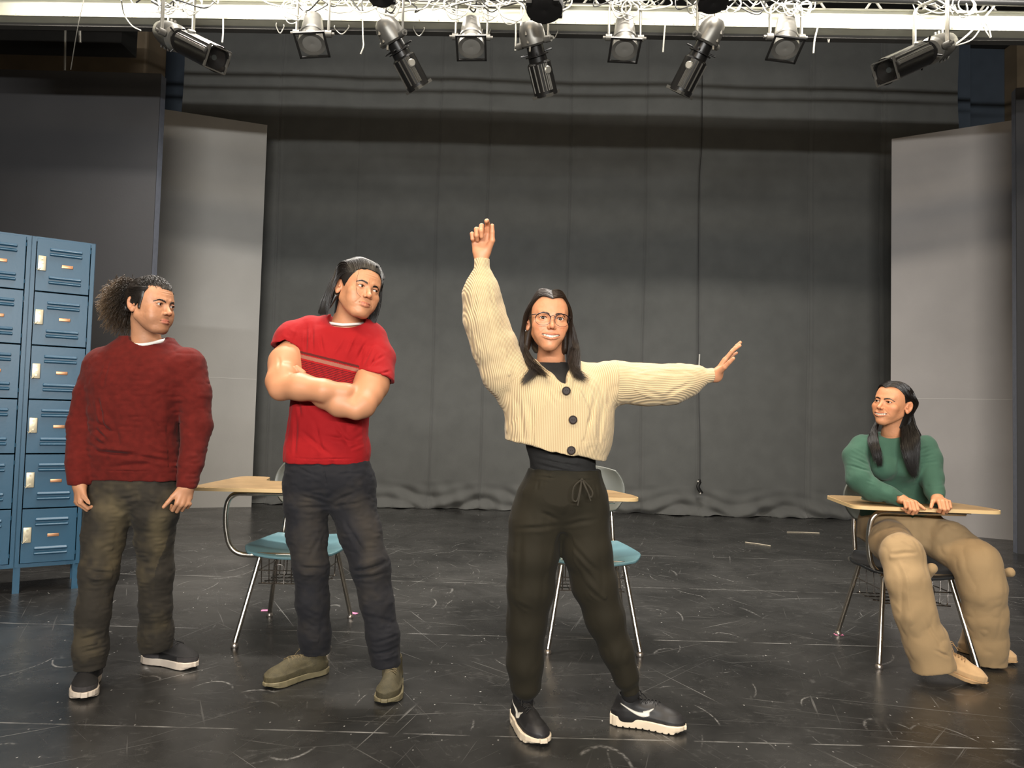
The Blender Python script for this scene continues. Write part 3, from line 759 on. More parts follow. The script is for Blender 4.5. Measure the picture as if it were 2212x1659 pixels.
# ------------------------------------------------------------------ shoes
def shoe(parent, heel, yaw, style, L=.285, pitch=0., w=1., cols=None, name='shoe', roll=0., lift=None):
    """local frame: +X toward the toe, heel back at 0, Z up"""
    M_ = Matrix.Translation(heel)@Rz(yaw)@Ry(pitch)@Rx(roll)
    mir = style.get('side', 1)
    def foot(f, sc=1., z0=0, z1=.03, ex=0.):
        def fn(x, y, z):
            u = x/L
            cy = mir*.010*np.sin(np.clip(u, 0, 1)*PI*1.0)-mir*.006*np.clip(u*2-1, 0, 1)
            hw = np.interp(np.clip(u, 0, 1).ravel(), [0, .025, .07, .2, .4, .6, .75, .87, .94, .98, 1.0], [.012, .021, .029, .034, .034, .042, .047, .042, .031, .019, .006]).reshape(u.shape)*w*sc+ex
            dx = np.maximum(-x-ex, x-L-ex); d2 = np.maximum(abs(y-cy)-hw, dx)
            dz = np.maximum(z0-z, z-z1*(1.12-.34*np.clip(u, 0, 1)) if style.get('chunky') else z-z1)
            return np.maximum(d2, dz).astype(f32)*.8
        return fn, np.array([-.02, -.07, z0], dtype=f32), np.array([L+.02, .07, z1], dtype=f32)
    st_ = style.get('sole', .030); tb = style.get('toe', .050)
    so = Vol((-.03, -.075, -.012), (L+.03, .075, .075), .0022, M_)
    so.add(foot(0, 1.0, .0, st_, .0065), .0)
    if style.get('chunky'):
        so.add(foot(0, 1.02, .0, st_+.010, .0075)); so.sub(P_box((L*.68, 0, st_+.022), (L*.9, .2, .026), .004, Matrix.Rotation(.03, 3, 'Y')), .006)
        so.sub(P_cap((.035, -.08, .020), (.075, -.08, .019), .006), .002); so.sub(P_box((.055, 0, .020), (.052, .2, .011), .005), .002) if False else None
        for sy_ in (-1, 1): so.sub(P_cap((.034, sy_*.052, .021), (.078, sy_*.052, .020), .0062), .002)
        for i in range(12): so.sub(P_box((.02+i*.024, 0, -.001), (.005, .2, .010), .001))
    if style.get('toespring'): so.disp(lambda x, y, z: np.where(z < .012, .012*np.clip((x-L*.8)/(L*.2), 0, 1)**2, 0))
    so.disp(wr(.0006, 60)); V, Q = so.mesh(2)
    root = mesh_np(name, V, Q, style['solem'], parent); root.name = name
    u = Vol((-.03, -.075, -.005), (L+.03, .075, .17), .0022, M_)
    u.add(foot(0, .93, st_*.3, st_+.018, -.001), .0)
    u.add(P_ell((L*.80, mir*0, st_+.010), (L*.19, .040*w, tb-.012)), .02)
    u.add(P_ell((L*.55, mir*.006, st_+.016), (L*.26, .036*w, tb+.004)), .025)
    u.add(P_ell((L*.22, 0, st_+.02), (L*.21, .032*w, tb+.016)), .025)
    u.add(P_cap((L*.20, 0, .05), (L*.205, 0, .108 if not style.get('low') else .096), .036*w, .038*w), .025)
    u.add(P_cap((L*.36, mir*.003, .075), (L*.62, mir*.004, st_+.042), .022, .020, .55, (0.3, 0, 1)), .015)
    u.sub(P_cap((L*.215, 0, .098), (L*.215, 0, .16), .029*w, .036*w), .008)
    u.plane((0, 0, st_*(.75 if style.get('chunky') else .95)), (0, 0, -1))
    for a, b, r_ in style.get('seams', ()): u.disp(lambda x, y, z: .0014*np.exp(-(segd(x, y, z, a, b, .05)[0]/r_)**2))
    u.disp(wr(.0008, 40)); V, Q = u.mesh(2); Lc = u.VL
    C = style['color'](Lc, L, mir).astype(f32) if 'color' in style else None
    mesh_np('upper', V, Q, style['upm'], root, col=C)
    # laces: crossed tubes over the tongue and a bow
    P_ = []; rad = []
    def pt(x, y, z): return (x, y+mir*.004, z)
    def top(x, y):
        i = int(np.clip(round((x-u.lo[0])/u.h), 1, u.n[0]-2)); j = int(np.clip(round((y-u.lo[1])/u.h), 1, u.n[1]-2)); c = u.D[i, j, :]; k = np.nonzero(c < 0)[0]
        return float(u.lo[2]+(k[-1]+.5)*u.h) if len(k) else .06
    zt = lambda x, y=0: top(x, y)+.0012
    for i in range(6):
        x = L*(.35+.052*i); yy = .019+.001*i
        for sg in (-1, 1):
            P_.append(resample([pt(x, -yy*sg, zt(x, -yy*sg)), pt(x+.003, -yy*.5*sg, zt(x+.003, -yy*.5*sg)), pt(x+.006, 0, zt(x+.006)), pt(x+.010, yy*.5*sg, zt(x+.01, yy*.5*sg)), pt(x+.013, yy*sg, zt(x+.013, yy*sg))], 12)); rad.append(.0023)
    x = L*.345; z = zt(x)+.004
    for sg in (-1, 1):
        P_.append(resample([pt(x, 0, z), pt(x+.004, sg*.018, z+.010), pt(x+.014, sg*.034, z-.004), pt(x+.012, sg*.022, z-.010), pt(x+.004, 0, z)], 12)); rad.append(.0018)
        P_.append(resample([pt(x, 0, z), pt(x+.012, sg*.012, z+.004), pt(x+.028, sg*.024, z-.012), pt(x+.036, sg*.026, z-.022)], 12)); rad.append(.0018)
    V, Q = tubes(np.array(P_), np.array(rad), 5); Mn = np.array(M_); V = V@Mn[:3, :3].T+Mn[:3, 3]
    mesh_np('laces', V, Q, style['lacem'], root)
    return root, M_
def fin(o, root):
    o.matrix_parent_inverse = Matrix.Translation(root.location).inverted(); return o
# ------------------------------------------------------------------ people
def knit_mat(name, col, rough=.9, nscale=7,  ribs=0, rdir='X', wob=.0, bump=.3, var=.15, scale=300, sheen=.3, attr=None):
    m = mat(name, col, rough, noise=var, nscale=nscale, sheen=sheen, spec=.2, attr=attr)
    nt = m.node_tree; N = nt.nodes; L = nt.links; b = N['Principled BSDF']; tc = N.new('ShaderNodeTexCoord')
    if ribs:
        w = N.new('ShaderNodeTexWave'); w.wave_type = 'BANDS'; w.bands_direction = rdir; w.inputs['Scale'].default_value = ribs; w.inputs['Distortion'].default_value = 2.5; w.inputs['Detail Scale'].default_value = .15
        w.inputs['Detail'].default_value = 1
        L.new(tc.outputs['Object'], w.inputs['Vector']); src = w.outputs['Fac']; dist = .003
    else:
        n = N.new('ShaderNodeTexNoise'); n.inputs['Scale'].default_value = scale; n.inputs['Detail'].default_value = 3; L.new(tc.outputs['Object'], n.inputs['Vector']); src = n.outputs['Fac']; dist = .002
    bp = N.new('ShaderNodeBump'); bp.inputs['Strength'].default_value = bump; bp.inputs['Distance'].default_value = dist
    L.new(src, bp.inputs['Height']); L.new(bp.outputs[0], b.inputs['Normal']); return m
SKIN = mat('skin', (1, 1, 1, 1), .48, attr='Col', sss=.06, spec=.4)
HAIR = mat('dark_hair', (.010, .0075, .006, 1), .36, spec=.7)
HAIRB = mat('brown_hair', (.022, .013, .008, 1), .38, spec=.6)
WHITE = mat('white_cotton', rgb(225, 222, 212), .9)
def J(px, py, Y, r=None):
    """joint; r is the half width in picture pixels at that distance"""
    p = U(px, py, Y); return p if r is None else (p, r*Y/F)
def cut_tint(V, fn, default): pass
def denim_cols(V, base, fade, center_fn):
    n = vnoise(V[:, 0], V[:, 1], V[:, 2], 14)+.5*vnoise(V[:, 0], V[:, 1], V[:, 2], 45)
    w = np.clip(center_fn(V)+n*.5, 0, 1)[:, None]
    return (np.array(base[:3])*(1-w)+np.array(fade[:3])*w).astype(f32)
def lofty(px_rows, pw=2.2, k=1.):
    """rows (cx, y, Y, halfwidth_px, depth_m, yaw): ellipse stations given where the photo shows them"""
    out = []
    for r in px_rows:
        c = U(r[0], r[1], r[2]); out.append((c.x, c.y, c.z, r[3]*r[2]/F, r[4], r[5] if len(r) > 5 else 0))
    return P_loft(out, pw)
def seamband(vol, pts, amp=.0015, w=.002, Y=None):
    for a, b in zip(pts[:-1], pts[1:]):
        vol.disp(lambda x, y, z: amp*np.exp(-(segd(x, y, z, a, b)[0]/w)**2))
SKN = {}
def skin_under(vol, chains, k=.03):
    for c in chains: vol.limb(c, k, .02)

# ================================================================== 1: man in the dark red sweatshirt
def man_red_sweater():
    Yb = 3.10; root = empty('person', (G(270, 1470).x, 3.1, 0), 0, 'standing person in a dark red sweatshirt with a curly ponytail, beside the blue lockers', 'person')
    RI = Matrix.Translation(root.location)
    hc = U(325, 661, 3.05); M_ = head_frame(hc, 68, 2, 3, .98)
    prm = dict(frown=1.0, stubble=.35, blush=.12, wid=.97, jaw=1.0, nose=1.1, mw=.024, ez=.0050, noear=-9)
    sk, lp = rgb(180, 130, 98), rgb(160, 90, 74)
    nk = [(U(312, 690, 3.10), .054), (U(316, 740, 3.13), .057), (U(318, 775, 3.14), .085)]
    V, Q, C, hv = make_head(M_, sk, lp, prm, nk); parts = [(V, Q, C)]
    # hands: relaxed, thumb and forefinger nearly touching
    v = Vol(U(120, 1120, 3.1)-Vector((0, .12, .02)), U(235, 1020, 3.1)+Vector((0, .12, 0)), .0021)
    w1 = U(172, 1046, 3.02); hand(v, w1, (.10, -.18, -1), (.55, .65, -.05), -1, (.62, .66, .72, .78), .03, s=.90, thumbdir=((.50, -.45, -.85), (.55, -.3, -.6)))
    v.add(P_cap(w1+Vector((0, .03, .05)), w1+Vector((0, 0, -.004)), .024, .026), .02)
    V, Q = v.mesh(); parts.append((V, Q, tint(V, sk)))
    v = Vol(U(345, 1125, 3.1)-Vector((0, .12, .02)), U(455, 1020, 3.1)+Vector((0, .14, 0)), .0021)
    w2 = U(404, 1050, 3.05); hand(v, w2, (-.10, -.18, -1), (-.55, .65, -.05), 1, (.55, .62, .68, .72), .05, s=.90, thumbdir=((-.62, -.45, -.80), (-.5, -.3, -.75)))
    v.add(P_cap(w2+Vector((0, .03, .05)), w2+Vector((0, 0, -.004)), .024, .026), .02)
    V, Q = v.mesh(); parts.append((V, Q, tint(V, sk)))
    b = Vol(U(140, 1460, 3.3)-Vector((0, .5, .02)), U(460, 730, 3.1)+Vector((0, .2, .02)), .008)
    b.add(lofty([(285, 1060, 3.12, 80, .09), (290, 930, 3.12, 78, .09), (300, 830, 3.12, 92, .10), (308, 765, 3.12, 88, .07)]))
    b.limb([J(215, 785, 3.12, 24), J(190, 905, 3.12, 22), J(174, 1040, 3.03, 15)]); b.limb([J(410, 785, 3.12, 24), J(425, 905, 3.12, 22), J(404, 1044, 3.06, 15)])
    b.limb([J(240, 1080, 3.12, 34), J(215, 1240, 3.07, 24), J(198, 1425, 3.06, 13)]); b.limb([J(335, 1080, 3.14, 34), J(336, 1240, 3.19, 24), J(335, 1385, 3.26, 13)])
    b.add(P_cap(U(316, 745, 3.13), U(312, 700, 3.10), .05, .048), .02)
    V, Q = b.mesh(); parts.append((V, Q, tint(V, sk)))
    V, Q, C = join(parts); body = mesh_np('body', V, Q, SKIN, root, col=C); body.matrix_parent_inverse = RI.inverted()
    eyeballs(M_, body, (.22, -1, -.02))
    brows(M_, body, HAIR, [(.011, .0125), (.024, .0185), (.037, .0195), (.050, .0115)], hv, .0042, 230, .00065)
    # sweatshirt
    v = Vol(U(120, 1075, 3.0)-Vector((0, .20, 0)), U(475, 715, 3.1)+Vector((0, .20, 0)), .0042)
    v.add(lofty([(293, 1036, 3.12, 97, .118), (292, 1018, 3.12, 98, .122), (290, 985, 3.12, 98, .128), (290, 930, 3.12, 92, .126), (296, 870, 3.12, 100, .132), (303, 810, 3.12, 108, .132), (308, 775, 3.12, 104, .115), (314, 748, 3.125, 74, .092), (318, 728, 3.13, 56, .076)], 2.3))
    v.limb([J(224, 792, 3.13, 42), J(202, 850, 3.13, 37), J(182, 920, 3.12, 34), J(174, 1000, 3.06, 28), J(171, 1042, 3.03, 24)], .035, .02)
    v.limb([J(402, 792, 3.13, 42), J(419, 850, 3.13, 36), J(426, 920, 3.13, 32), J(412, 1000, 3.09, 26), J(404, 1046, 3.06, 23)], .035, .02)
    v.plane(U(172, 1049, 3.03), (-.07, 0, -1), .004) if False else None
    v.sub(P_cap(U(319, 640, 3.08), U(319, 724, 3.09), .060, .069), .006)   # neck hole
    v.sub(P_ell(U(319, 723, 3.02), (.088, .088, .036)), .008)
    for p_, q_, r_ in ((U(171, 1048, 3.03), U(172, 1120, 3.03), .09), (U(404, 1056, 3.06), U(403, 1120, 3.06), .09)):
        d = (q_-p_).normalized(); v.sub(P_box(p_+d*.045, (.17, .2, .09), 0, Vector((0, 0, -1)).rotation_difference(d).to_matrix()), .004)
    folds(v, [(205, 912, 245, 935, 6, 12), (200, 925, 232, 952, 5, 9), (196, 950, 230, 962, 4, 9), (205, 975, 300, 985, 7, 9), (300, 985, 368, 1004, 6, 9), (200, 962, 285, 975, -4, 12), (322, 905, 345, 950, 5, 9), (338, 885, 372, 955, -4, 8), (330, 960, 385, 985, 4, 9),
              (230, 1010, 330, 1000, 3, 10), (345, 1000, 390, 1015, 4, 8), (212, 860, 225, 930, 6, 9), (392, 850, 388, 960, 6, 9), (245, 900, 262, 975, 3, 12), (355, 920, 385, 940, 4, 7), (300, 950, 350, 975, -3, 9), (375, 960, 350, 1000, 3, 8),
              (160, 935, 205, 930, 3, 8), (158, 958, 200, 965, 3, 8), (160, 985, 198, 990, 3, 8), (162, 905, 200, 912, 3, 8), (408, 930, 445, 925, 3, 8), (405, 950, 445, 952, 3, 8), (400, 975, 440, 985, 3, 8), (403, 905, 440, 902, 3, 8), (235, 775, 225, 840, 3, 8), (385, 775, 396, 840, 3, 8),
              (262, 755, 300, 770, 2, 8), (374, 757, 350, 772, 2, 8), (208, 1016, 392, 1021, 2.2, 3.2), (152, 1018, 192, 1018, 2.2, 3), (388, 1026, 424, 1032, 2.2, 3)], 3.0)
    def rib(x, y, z):
        d1, _ = segd(x, y, z, U(275, 742, 3.04), U(319, 758, 3.0)); d2, _ = segd(x, y, z, U(319, 758, 3.0), U(362, 742, 3.04)); return .0014*np.exp(-(np.minimum(d1, d2)/.0025)**2)
    v.disp(rib); v.disp(wr(.003, 9, 1, 1, 3)); v.disp(wr(.0042, 22, 1, 2.2, 5, True)); v.disp(wr(.0008, 60))
    V, Q = v.mesh(1); o = mesh_np('sweatshirt', V, Q, knit_mat('dark_red_fleece', rgb(92, 24, 19), .92, bump=.3, var=.28, sheen=.04, nscale=38), root); o.matrix_parent_inverse = RI.inverted()
    # white undershirt collar
    M2 = MB(); c = U(319, 745, 3.125); M2.tube([c+Vector((.076*math.cos(a), .062*math.sin(a)-.012, .004+.012*math.sin(a)+.016*abs(math.cos(a))**2)) for a in np.linspace(0, 2*PI, 33)[:-1]], .0075, 8, True)
    o = M2.build('undershirt', WHITE, root); o.matrix_parent_inverse = RI.inverted()
    # jeans
    v = Vol(U(130, 1475, 3.2)-Vector((0, .40, .01)), U(420, 985, 3.1)+Vector((0, .24, 0)), .0042)
    v.add(lofty([(288, 1104, 3.12, 70, .070), (289, 1080, 3.12, 95, .100), (289, 1050, 3.12, 93, .112), (290, 1000, 3.12, 82, .094)], 2.4))
    v.limb([J(240, 1075, 3.12, 45), J(236, 1105, 3.10, 46), J(224, 1160, 3.09, 41), J(213, 1235, 3.07, 38), J(202, 1320, 3.05, 33), J(195, 1400, 3.05, 33), J(194, 1440, 3.05, 30)], .035, .03)
    v.limb([J(338, 1075, 3.13, 45), J(337, 1105, 3.13, 45), J(334, 1160, 3.16, 38), J(337, 1235, 3.19, 35), J(336, 1310, 3.22, 32), J(337, 1370, 3.25, 33), J(337, 1404, 3.26, 33)], .035, .03)
    v.sub(P_box(U(193, 1444, 3.05)+Vector((0, 0, -.05)), (.3, .4, .10), 0), .003)
    v.sub(P_box(U(337, 1404, 3.26)+Vector((.0, .0, -.05)), (.22, .3, .10), 0, Matrix.Rotation(-.12, 3, 'Y')), .003)
    folds(v, [(188, 1232, 245, 1250, 7, 8), (180, 1245, 240, 1262, -6, 8), (186, 1222, 232, 1232, 4, 7), (300, 1230, 372, 1222, 7, 8), (303, 1242, 370, 1240, -5, 8), (352, 1218, 374, 1205, 4, 6), (170, 1385, 225, 1370, 6, 8), (165, 1398, 222, 1392, -5, 7), (172, 1412, 225, 1405, 5, 7), (180, 1425, 225, 1420, -3, 6),
              (308, 1335, 368, 1345, 6, 8), (306, 1350, 366, 1362, -5, 7), (312, 1365, 366, 1378, 5, 7), (318, 1382, 368, 1388, 4, 6), (292, 1062, 292, 1098, 6, 5), (288, 1075, 245, 1082, 4, 8), (290, 1085, 240, 1110, 4, 8), (296, 1085, 350, 1100, 4, 8), (245, 1150, 200, 1160, 3, 9), (250, 1180, 205, 1190, 3, 9),
              (290, 1030, 298, 1060, 2.5, 4), (205, 1050, 262, 1055, 2, 8), (318, 1050, 372, 1056, 2, 8), (345, 1165, 372, 1175, 4, 7), (200, 1290, 232, 1320, 3, 9), (320, 1290, 350, 1300, 3, 8), (238, 1330, 225, 1370, 4, 8)], 2.98)
    v.disp(wr(.0030, 14, 1, 1, 8)); v.disp(wr(.0042, 30, 1, 2.0, 9, True)); v.disp(wr(.0007, 80))
    V, Q = v.mesh(1)
    def cen(V):
        a, b2 = U(238, 1100, 3), U(226, 1250, 2.95); c, d = U(335, 1110, 3.0), U(335, 1240, 3.05)
        w = .5*np.exp(-(segd(V[:, 0], V[:, 1], V[:, 2], a, b2, .1)[0]/.05)**2)+.5*np.exp(-(segd(V[:, 0], V[:, 1], V[:, 2], c, d, .1)[0]/.042)**2)
        return w*(V[:, 1] < 3.12)+.0
    C = denim_cols(V, rgb(50, 46, 40), rgb(112, 100, 74), cen)
    o = mesh_np('jeans', V, Q, knit_mat('grey_denim', rgb(70, 66, 58), .85, bump=.25, scale=420, var=.25, attr='Col', sheen=.03), root, col=C); o.matrix_parent_inverse = RI.inverted()
    # curly hair, pulled back into a loose ponytail
    hvv = Vol((-.12, -.14, -.10), (.12, .15, .15), .0024, M_)
    hvv.add(P_ell((0, .018, .036), (.083, .100, .090)))
    hvv.sub(P_ell((0, -.126, -.030), (.064, .085, .092)), .006); hvv.sub(P_ell((.0, -.06, -.085), (.12, .09, .085)), .006)
    for sx in (-1, 1): hvv.sub(P_ell((sx*.078, .018, -.012), (.02, .024, .036)), .004); hvv.add(P_cap((sx*.071, -.020, .045), (sx*.0745, -.020, -.020), .017, .006, .35, (1, 0, 0)), .006)
    hvv.disp(lambda x, y, z: np.where(z > .075, .0015*np.sin((x*.6+y*.2)*420+12*vnoise(x, y, z, 40)), 0)); hvv.disp(wr(.0012, 120))
    V, Q = hvv.mesh(1)
    guides = []
    for a in np.linspace(-1.25, 1.25, 13):
        guides.append([(math.sin(a)*.062, -.084+.050*abs(a)**2*.6, .070-.045*abs(a)**2*.5), (math.sin(a)*.068, -.062+.045*abs(a)**2*.6, .100-.045*abs(a)**2*.5), (math.sin(a)*.074, -.015, .118*math.cos(a*.8)+.004), (math.sin(a)*.070, .055, .110*math.cos(a*.85)), (math.sin(a)*.035, .105, .065)])
    V2, Q2 = strands(guides, 1200, 26, .0010, .0035, .0045, 30, .3, M_, 2)
    sides = []
    for sg in (-1, 1):
        gs = [[(sg*(.066+.010*min(1, k/3)), -.050+.010*k, .066-.016*k), (sg*.0795, -.020+.008*k, .066-.014*k), (sg*.080, .030, .062-.012*k), (sg*.060, .080, .058-.006*k)] for k in range(6)]
        sides.append(strands(gs, 900, 12, .0008, .002, .0008, 10, .3, M_, 60+sg))
    pt = []
    rs = np.random.RandomState(4)
    for i in range(3200):
        d = rs.randn(3); d[1] = abs(d[1])*.9+.05; d /= np.linalg.norm(d); L_ = (.05+.085*rs.rand())
        e = np.array([.0, .100, .050])+d*np.array([.95, .85, 1.0])*L_; e = e+np.array([0, .03, -.045])+np.array([0, 0, -.03])*rs.rand()
        mid = np.array([0, .100, .052])+d*L_*.55+np.array([0, .012, .004]); c0 = np.array([0, .095, .052])+rs.randn(3)*.006
        t = np.linspace(0, 1, 36)[:, None]; p = c0*(1-t)**2+2*mid*t*(1-t)+e*t*t; ph = rs.rand()*6.28; ff = 12+12*rs.rand(); c = .005+.0065*rs.rand()
        p = p+c*np.concatenate([np.cos(ph+ff*t), np.sin(ph*1.3+ff*t), np.cos(ph*2+ff*t)], 1)*np.minimum(3*t, 1); pt.append(p)
    pt = np.array(pt, dtype=f32); Mn = np.array(M_)
    V3, Q3 = tubes(pt, np.random.RandomState(1).uniform(.0004, .0009, len(pt))); V3 = V3@Mn[:3, :3].T+Mn[:3, 3]
    core = Vol((-.1, .04, -.09), (.1, .22, .13), .004, M_); core.add(P_ell((0, .130, .022), (.045, .045, .055))); core.disp(wr(.02, 60)); V4, Q4 = core.mesh(1)
    z = lambda V: np.zeros((len(V), 3), dtype=f32)
    V, Q, _ = join([(V, Q, z(V)), (V2, Q2, z(V2)), (V3, Q3, z(V3)), (V4, Q4, z(V4))]+[(a_, b_, z(a_)) for a_, b_ in sides])
    L4 = (V-Mn[:3, 3])@np.linalg.inv(Mn[:3, :3]).T
    t = np.clip((L4[:, 1]-.11)/.08, 0, 1)[:, None]; C = np.array([.012, .009, .007])*(1-t)+np.array([.17, .11, .06])*t
    o = mesh_np('hair', V, Q, mat('curly_hair', (.01, .01, .01, 1), .45, attr='Col', spec=.5), root, col=C); o.matrix_parent_inverse = RI.inverted()
    # skate shoes
    upm = mat('black_suede', (1, 1, 1, 1), .85, attr='Col', noise=.2, nscale=60); solem = mat('offwhite_rubber', rgb(206, 192, 176), .5, noise=.1); lacem = mat('black_lace', rgb(14, 13, 13), .8)
    def colr(Lc, L, mir):
        c = np.tile(np.array([.010, .009, .009]), (len(Lc), 1)); g_ = ((Lc[:, 0] < L*.36) & (Lc[:, 2] < .075)) | ((Lc[:, 0] > L*.74) & (Lc[:, 2] < .052)); c[g_] = (.045, .040, .040)
        s_ = np.abs(Lc[:, 2]-(.040+.030*np.exp(-((Lc[:, 0]-L*.5)/.06)**2))) < .0035; return c
    for nm, hp, tp, sd in (('shoe', G(202, 1464), G(182, 1506), -1), ('shoe', G(312, 1430), G(436, 1446), 1)):
        yw = math.atan2(tp.y-hp.y, tp.x-hp.x)
        r, Ms = shoe(root, (hp.x, hp.y, .002), yw, dict(side=sd, sole=.033, toe=.050, solem=solem, upm=upm, lacem=lacem, color=colr, toespring=1, seams=[((.18, -.06, .05), (.22, -.04, .085), .003)]), L=.275)
        r.matrix_parent_inverse = RI.inverted()
    return root
man_red_sweater()
# ================================================================== 2: man in the bright red t-shirt, arms crossed
def man_red_tshirt():
    Yb = 2.98; g0 = G(725, 1500); root = empty('person', (g0.x, 2.98, 0), 0, 'standing person in a bright red striped t-shirt with crossed arms and chin-length black hair', 'person')
    hc = U(774, 627, 2.93); M_ = head_frame(hc, 38, 3, 12, .98)
    prm = dict(frown=.8, stubble=.06, blush=.15, wid=1.01, jaw=.99, nose=1.06, mw=.026, ez=.0036, smile=.45, mtilt=.0014)
    sk, lp = rgb(188, 133, 98), rgb(160, 86, 70)
    nk = [(U(760, 660, 2.97), .057), (U(751, 700, 3.0), .060), (U(746, 725, 3.01), .085)]
    V, Q, C, hv = make_head(M_, sk, lp, prm, nk); parts = [(V, Q, C)]
    # crossed arms
    v = Vol(U(545, 930, 3.0)-Vector((0, .35, 0)), U(870, 715, 3.0)+Vector((0, .12, 0)), .0030)
    # his right arm (left in the photo) lies on top: its hand is tucked behind the other upper arm
    v.limb([J(652, 745, 2.99, 34), J(620, 785, 2.93, 38), J(605, 825, 2.86, 29), J(606, 842, 2.83, 23)], .03, .02)
    v.limb([J(606, 838, 2.83, 24), J(650, 836, 2.80, 29), J(700, 844, 2.77, 24), J(745, 848, 2.79, 19), J(768, 845, 2.84, 16)], .02, .02)
    v.add(P_ell(U(617, 815, 2.85), (.048, .045, .055)), .02)
    # his left arm (right in the photo) passes under it
    v.limb([J(812, 765, 3.0, 36), J(803, 830, 2.905, 36), J(782, 875, 2.81, 28), J(768, 886, 2.79, 20)], .03, .02)
    v.limb([J(770, 884, 2.79, 21), J(735, 872, 2.80, 28), J(700, 858, 2.82, 23), J(655, 830, 2.88, 17), J(640, 812, 2.90, 15)], .015, .02)
    v.add(P_ell(U(797, 855, 2.86), (.050, .045, .045)), .02)
    w = U(652, 826, 2.90); hand(v, w, (-.55, .05, .85), (-.2, 1, .1), 1, (.25, .25, .25, .25), .0, s=.9)
    w = U(772, 846, 2.88); hand(v, w, (.42, .12, .9), (.1, 1, 0), 1, (.2, .2, .2, .2), .0, s=.9)
    v.add(P_cap(U(641, 794, 2.85), U(655, 806, 2.85), .010, .012), .004)
    folds(v, [(700, 843, 768, 846, 2, 4), (628, 800, 648, 812, 2, 5), (760, 846, 790, 850, 3, 3), (755, 862, 768, 850, 2, 3), (600, 770, 612, 800, 1.5, 7), (690, 856, 740, 866, -2, 8), (620, 845, 700, 852, 1.5, 5)], 2.85)
    V, Q = v.mesh(); C = tint(V, sk)
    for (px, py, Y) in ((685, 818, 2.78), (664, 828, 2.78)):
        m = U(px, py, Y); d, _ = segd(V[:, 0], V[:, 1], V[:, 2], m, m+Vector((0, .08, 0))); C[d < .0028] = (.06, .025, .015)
    el = U(602, 843, 2.85); w_ = np.exp(-(np.linalg.norm(V-np.array(el), axis=1)/.035)**2)[:, None]; C = C*(1-w_*np.array([0, .25, .3]))
    parts.append((V, Q, C))
    b = Vol(U(560, 1480, 3.2)-Vector((0, .4, .0)), U(880, 700, 3.0)+Vector((0, .2, .02)), .008)
    b.add(lofty([(714, 1020, 2.99, 78, .09), (708, 930, 2.99, 72, .09), (722, 830, 3.0, 85, .10), (732, 760, 3.0, 95, .08)]))
    b.limb([J(665, 1060, 3.0, 36), J(672, 1240, 2.97, 24), J(680, 1400, 3.03, 14)]); b.limb([J(755, 1060, 3.0, 36), J(795, 1220, 2.93, 24), J(834, 1430, 2.92, 14)])
    b.add(P_cap(U(737, 730, 3.02), U(750, 670, 2.98), .05, .05), .02)
    V, Q = b.mesh(); parts.append((V, Q, tint(V, sk)))
    V, Q, C = join(parts); body = fin(mesh_np('body', V, Q, SKIN, root, col=C), root)
    eyeballs(M_, body, (.45, -1, .02))
    brows(M_, body, HAIR, {-1: [(.013, .0165), (.026, .0215), (.038, .0215), (.050, .015)], 1: [(.013, .014), (.026, .018), (.038, .018), (.050, .011)]}, hv, .0038, 210, .0006)
    # t-shirt
    v = Vol(U(560, 1035, 3.0)-Vector((0, .20, 0)), U(880, 660, 3.0)+Vector((0, .22, 0)), .0036)
    v.limb([J(672, 716, 3.0, 37), J(640, 738, 2.99, 46), J(617, 780, 2.95, 43)], .04, .02)
    v.limb([J(800, 742, 3.01, 38), J(811, 775, 2.98, 42), J(808, 840, 2.90, 44)], .04, .02)
    # square sleeve ends, hollow inside
    d = Vector((-.10, -.20, -.95)).normalized(); c = U(620, 748, 2.94)
    v.sub(P_box(c+d*.100, (.34, .50, .20), 0, Vector((0, 0, 1)).rotation_difference(d).to_matrix()), .003)
    d = Vector((-.22, -.25, -.95)).normalized(); c = U(806, 814, 2.92)
    v.sub(P_box(c+d*.100, (.27, .50, .20), 0, Vector((0, 0, 1)).rotation_difference(d).to_matrix()), .003)
    v.sub(P_cap(U(634, 742, 2.98), U(616, 790, 2.90), .060, .066), .004)
    v.sub(P_cap(U(810, 800, 2.95), U(805, 850, 2.88), .060, .068), .004)
    v.add(lofty([(706, 1001, 2.99, 90, .118), (707, 985, 2.99, 92, .125), (708, 930, 2.99, 86, .124), (712, 880, 2.99, 84, .126), (718, 820, 3.0, 82, .130), (728, 765, 3.0, 88, .130), (735, 732, 3.0, 96, .115), (742, 705, 3.01, 84, .095), (748, 683, 3.02, 46, .075)], 2.3), .03)
    v.sub(P_cap(U(758, 630, 2.98), U(750, 688, 3.0), .058, .064), .006); v.sub(P_ell(U(748, 690, 2.94), (.074, .088, .034)), .008)
    v.plane(U(706, 1000, 2.99), (.0, 0, -1), .004)
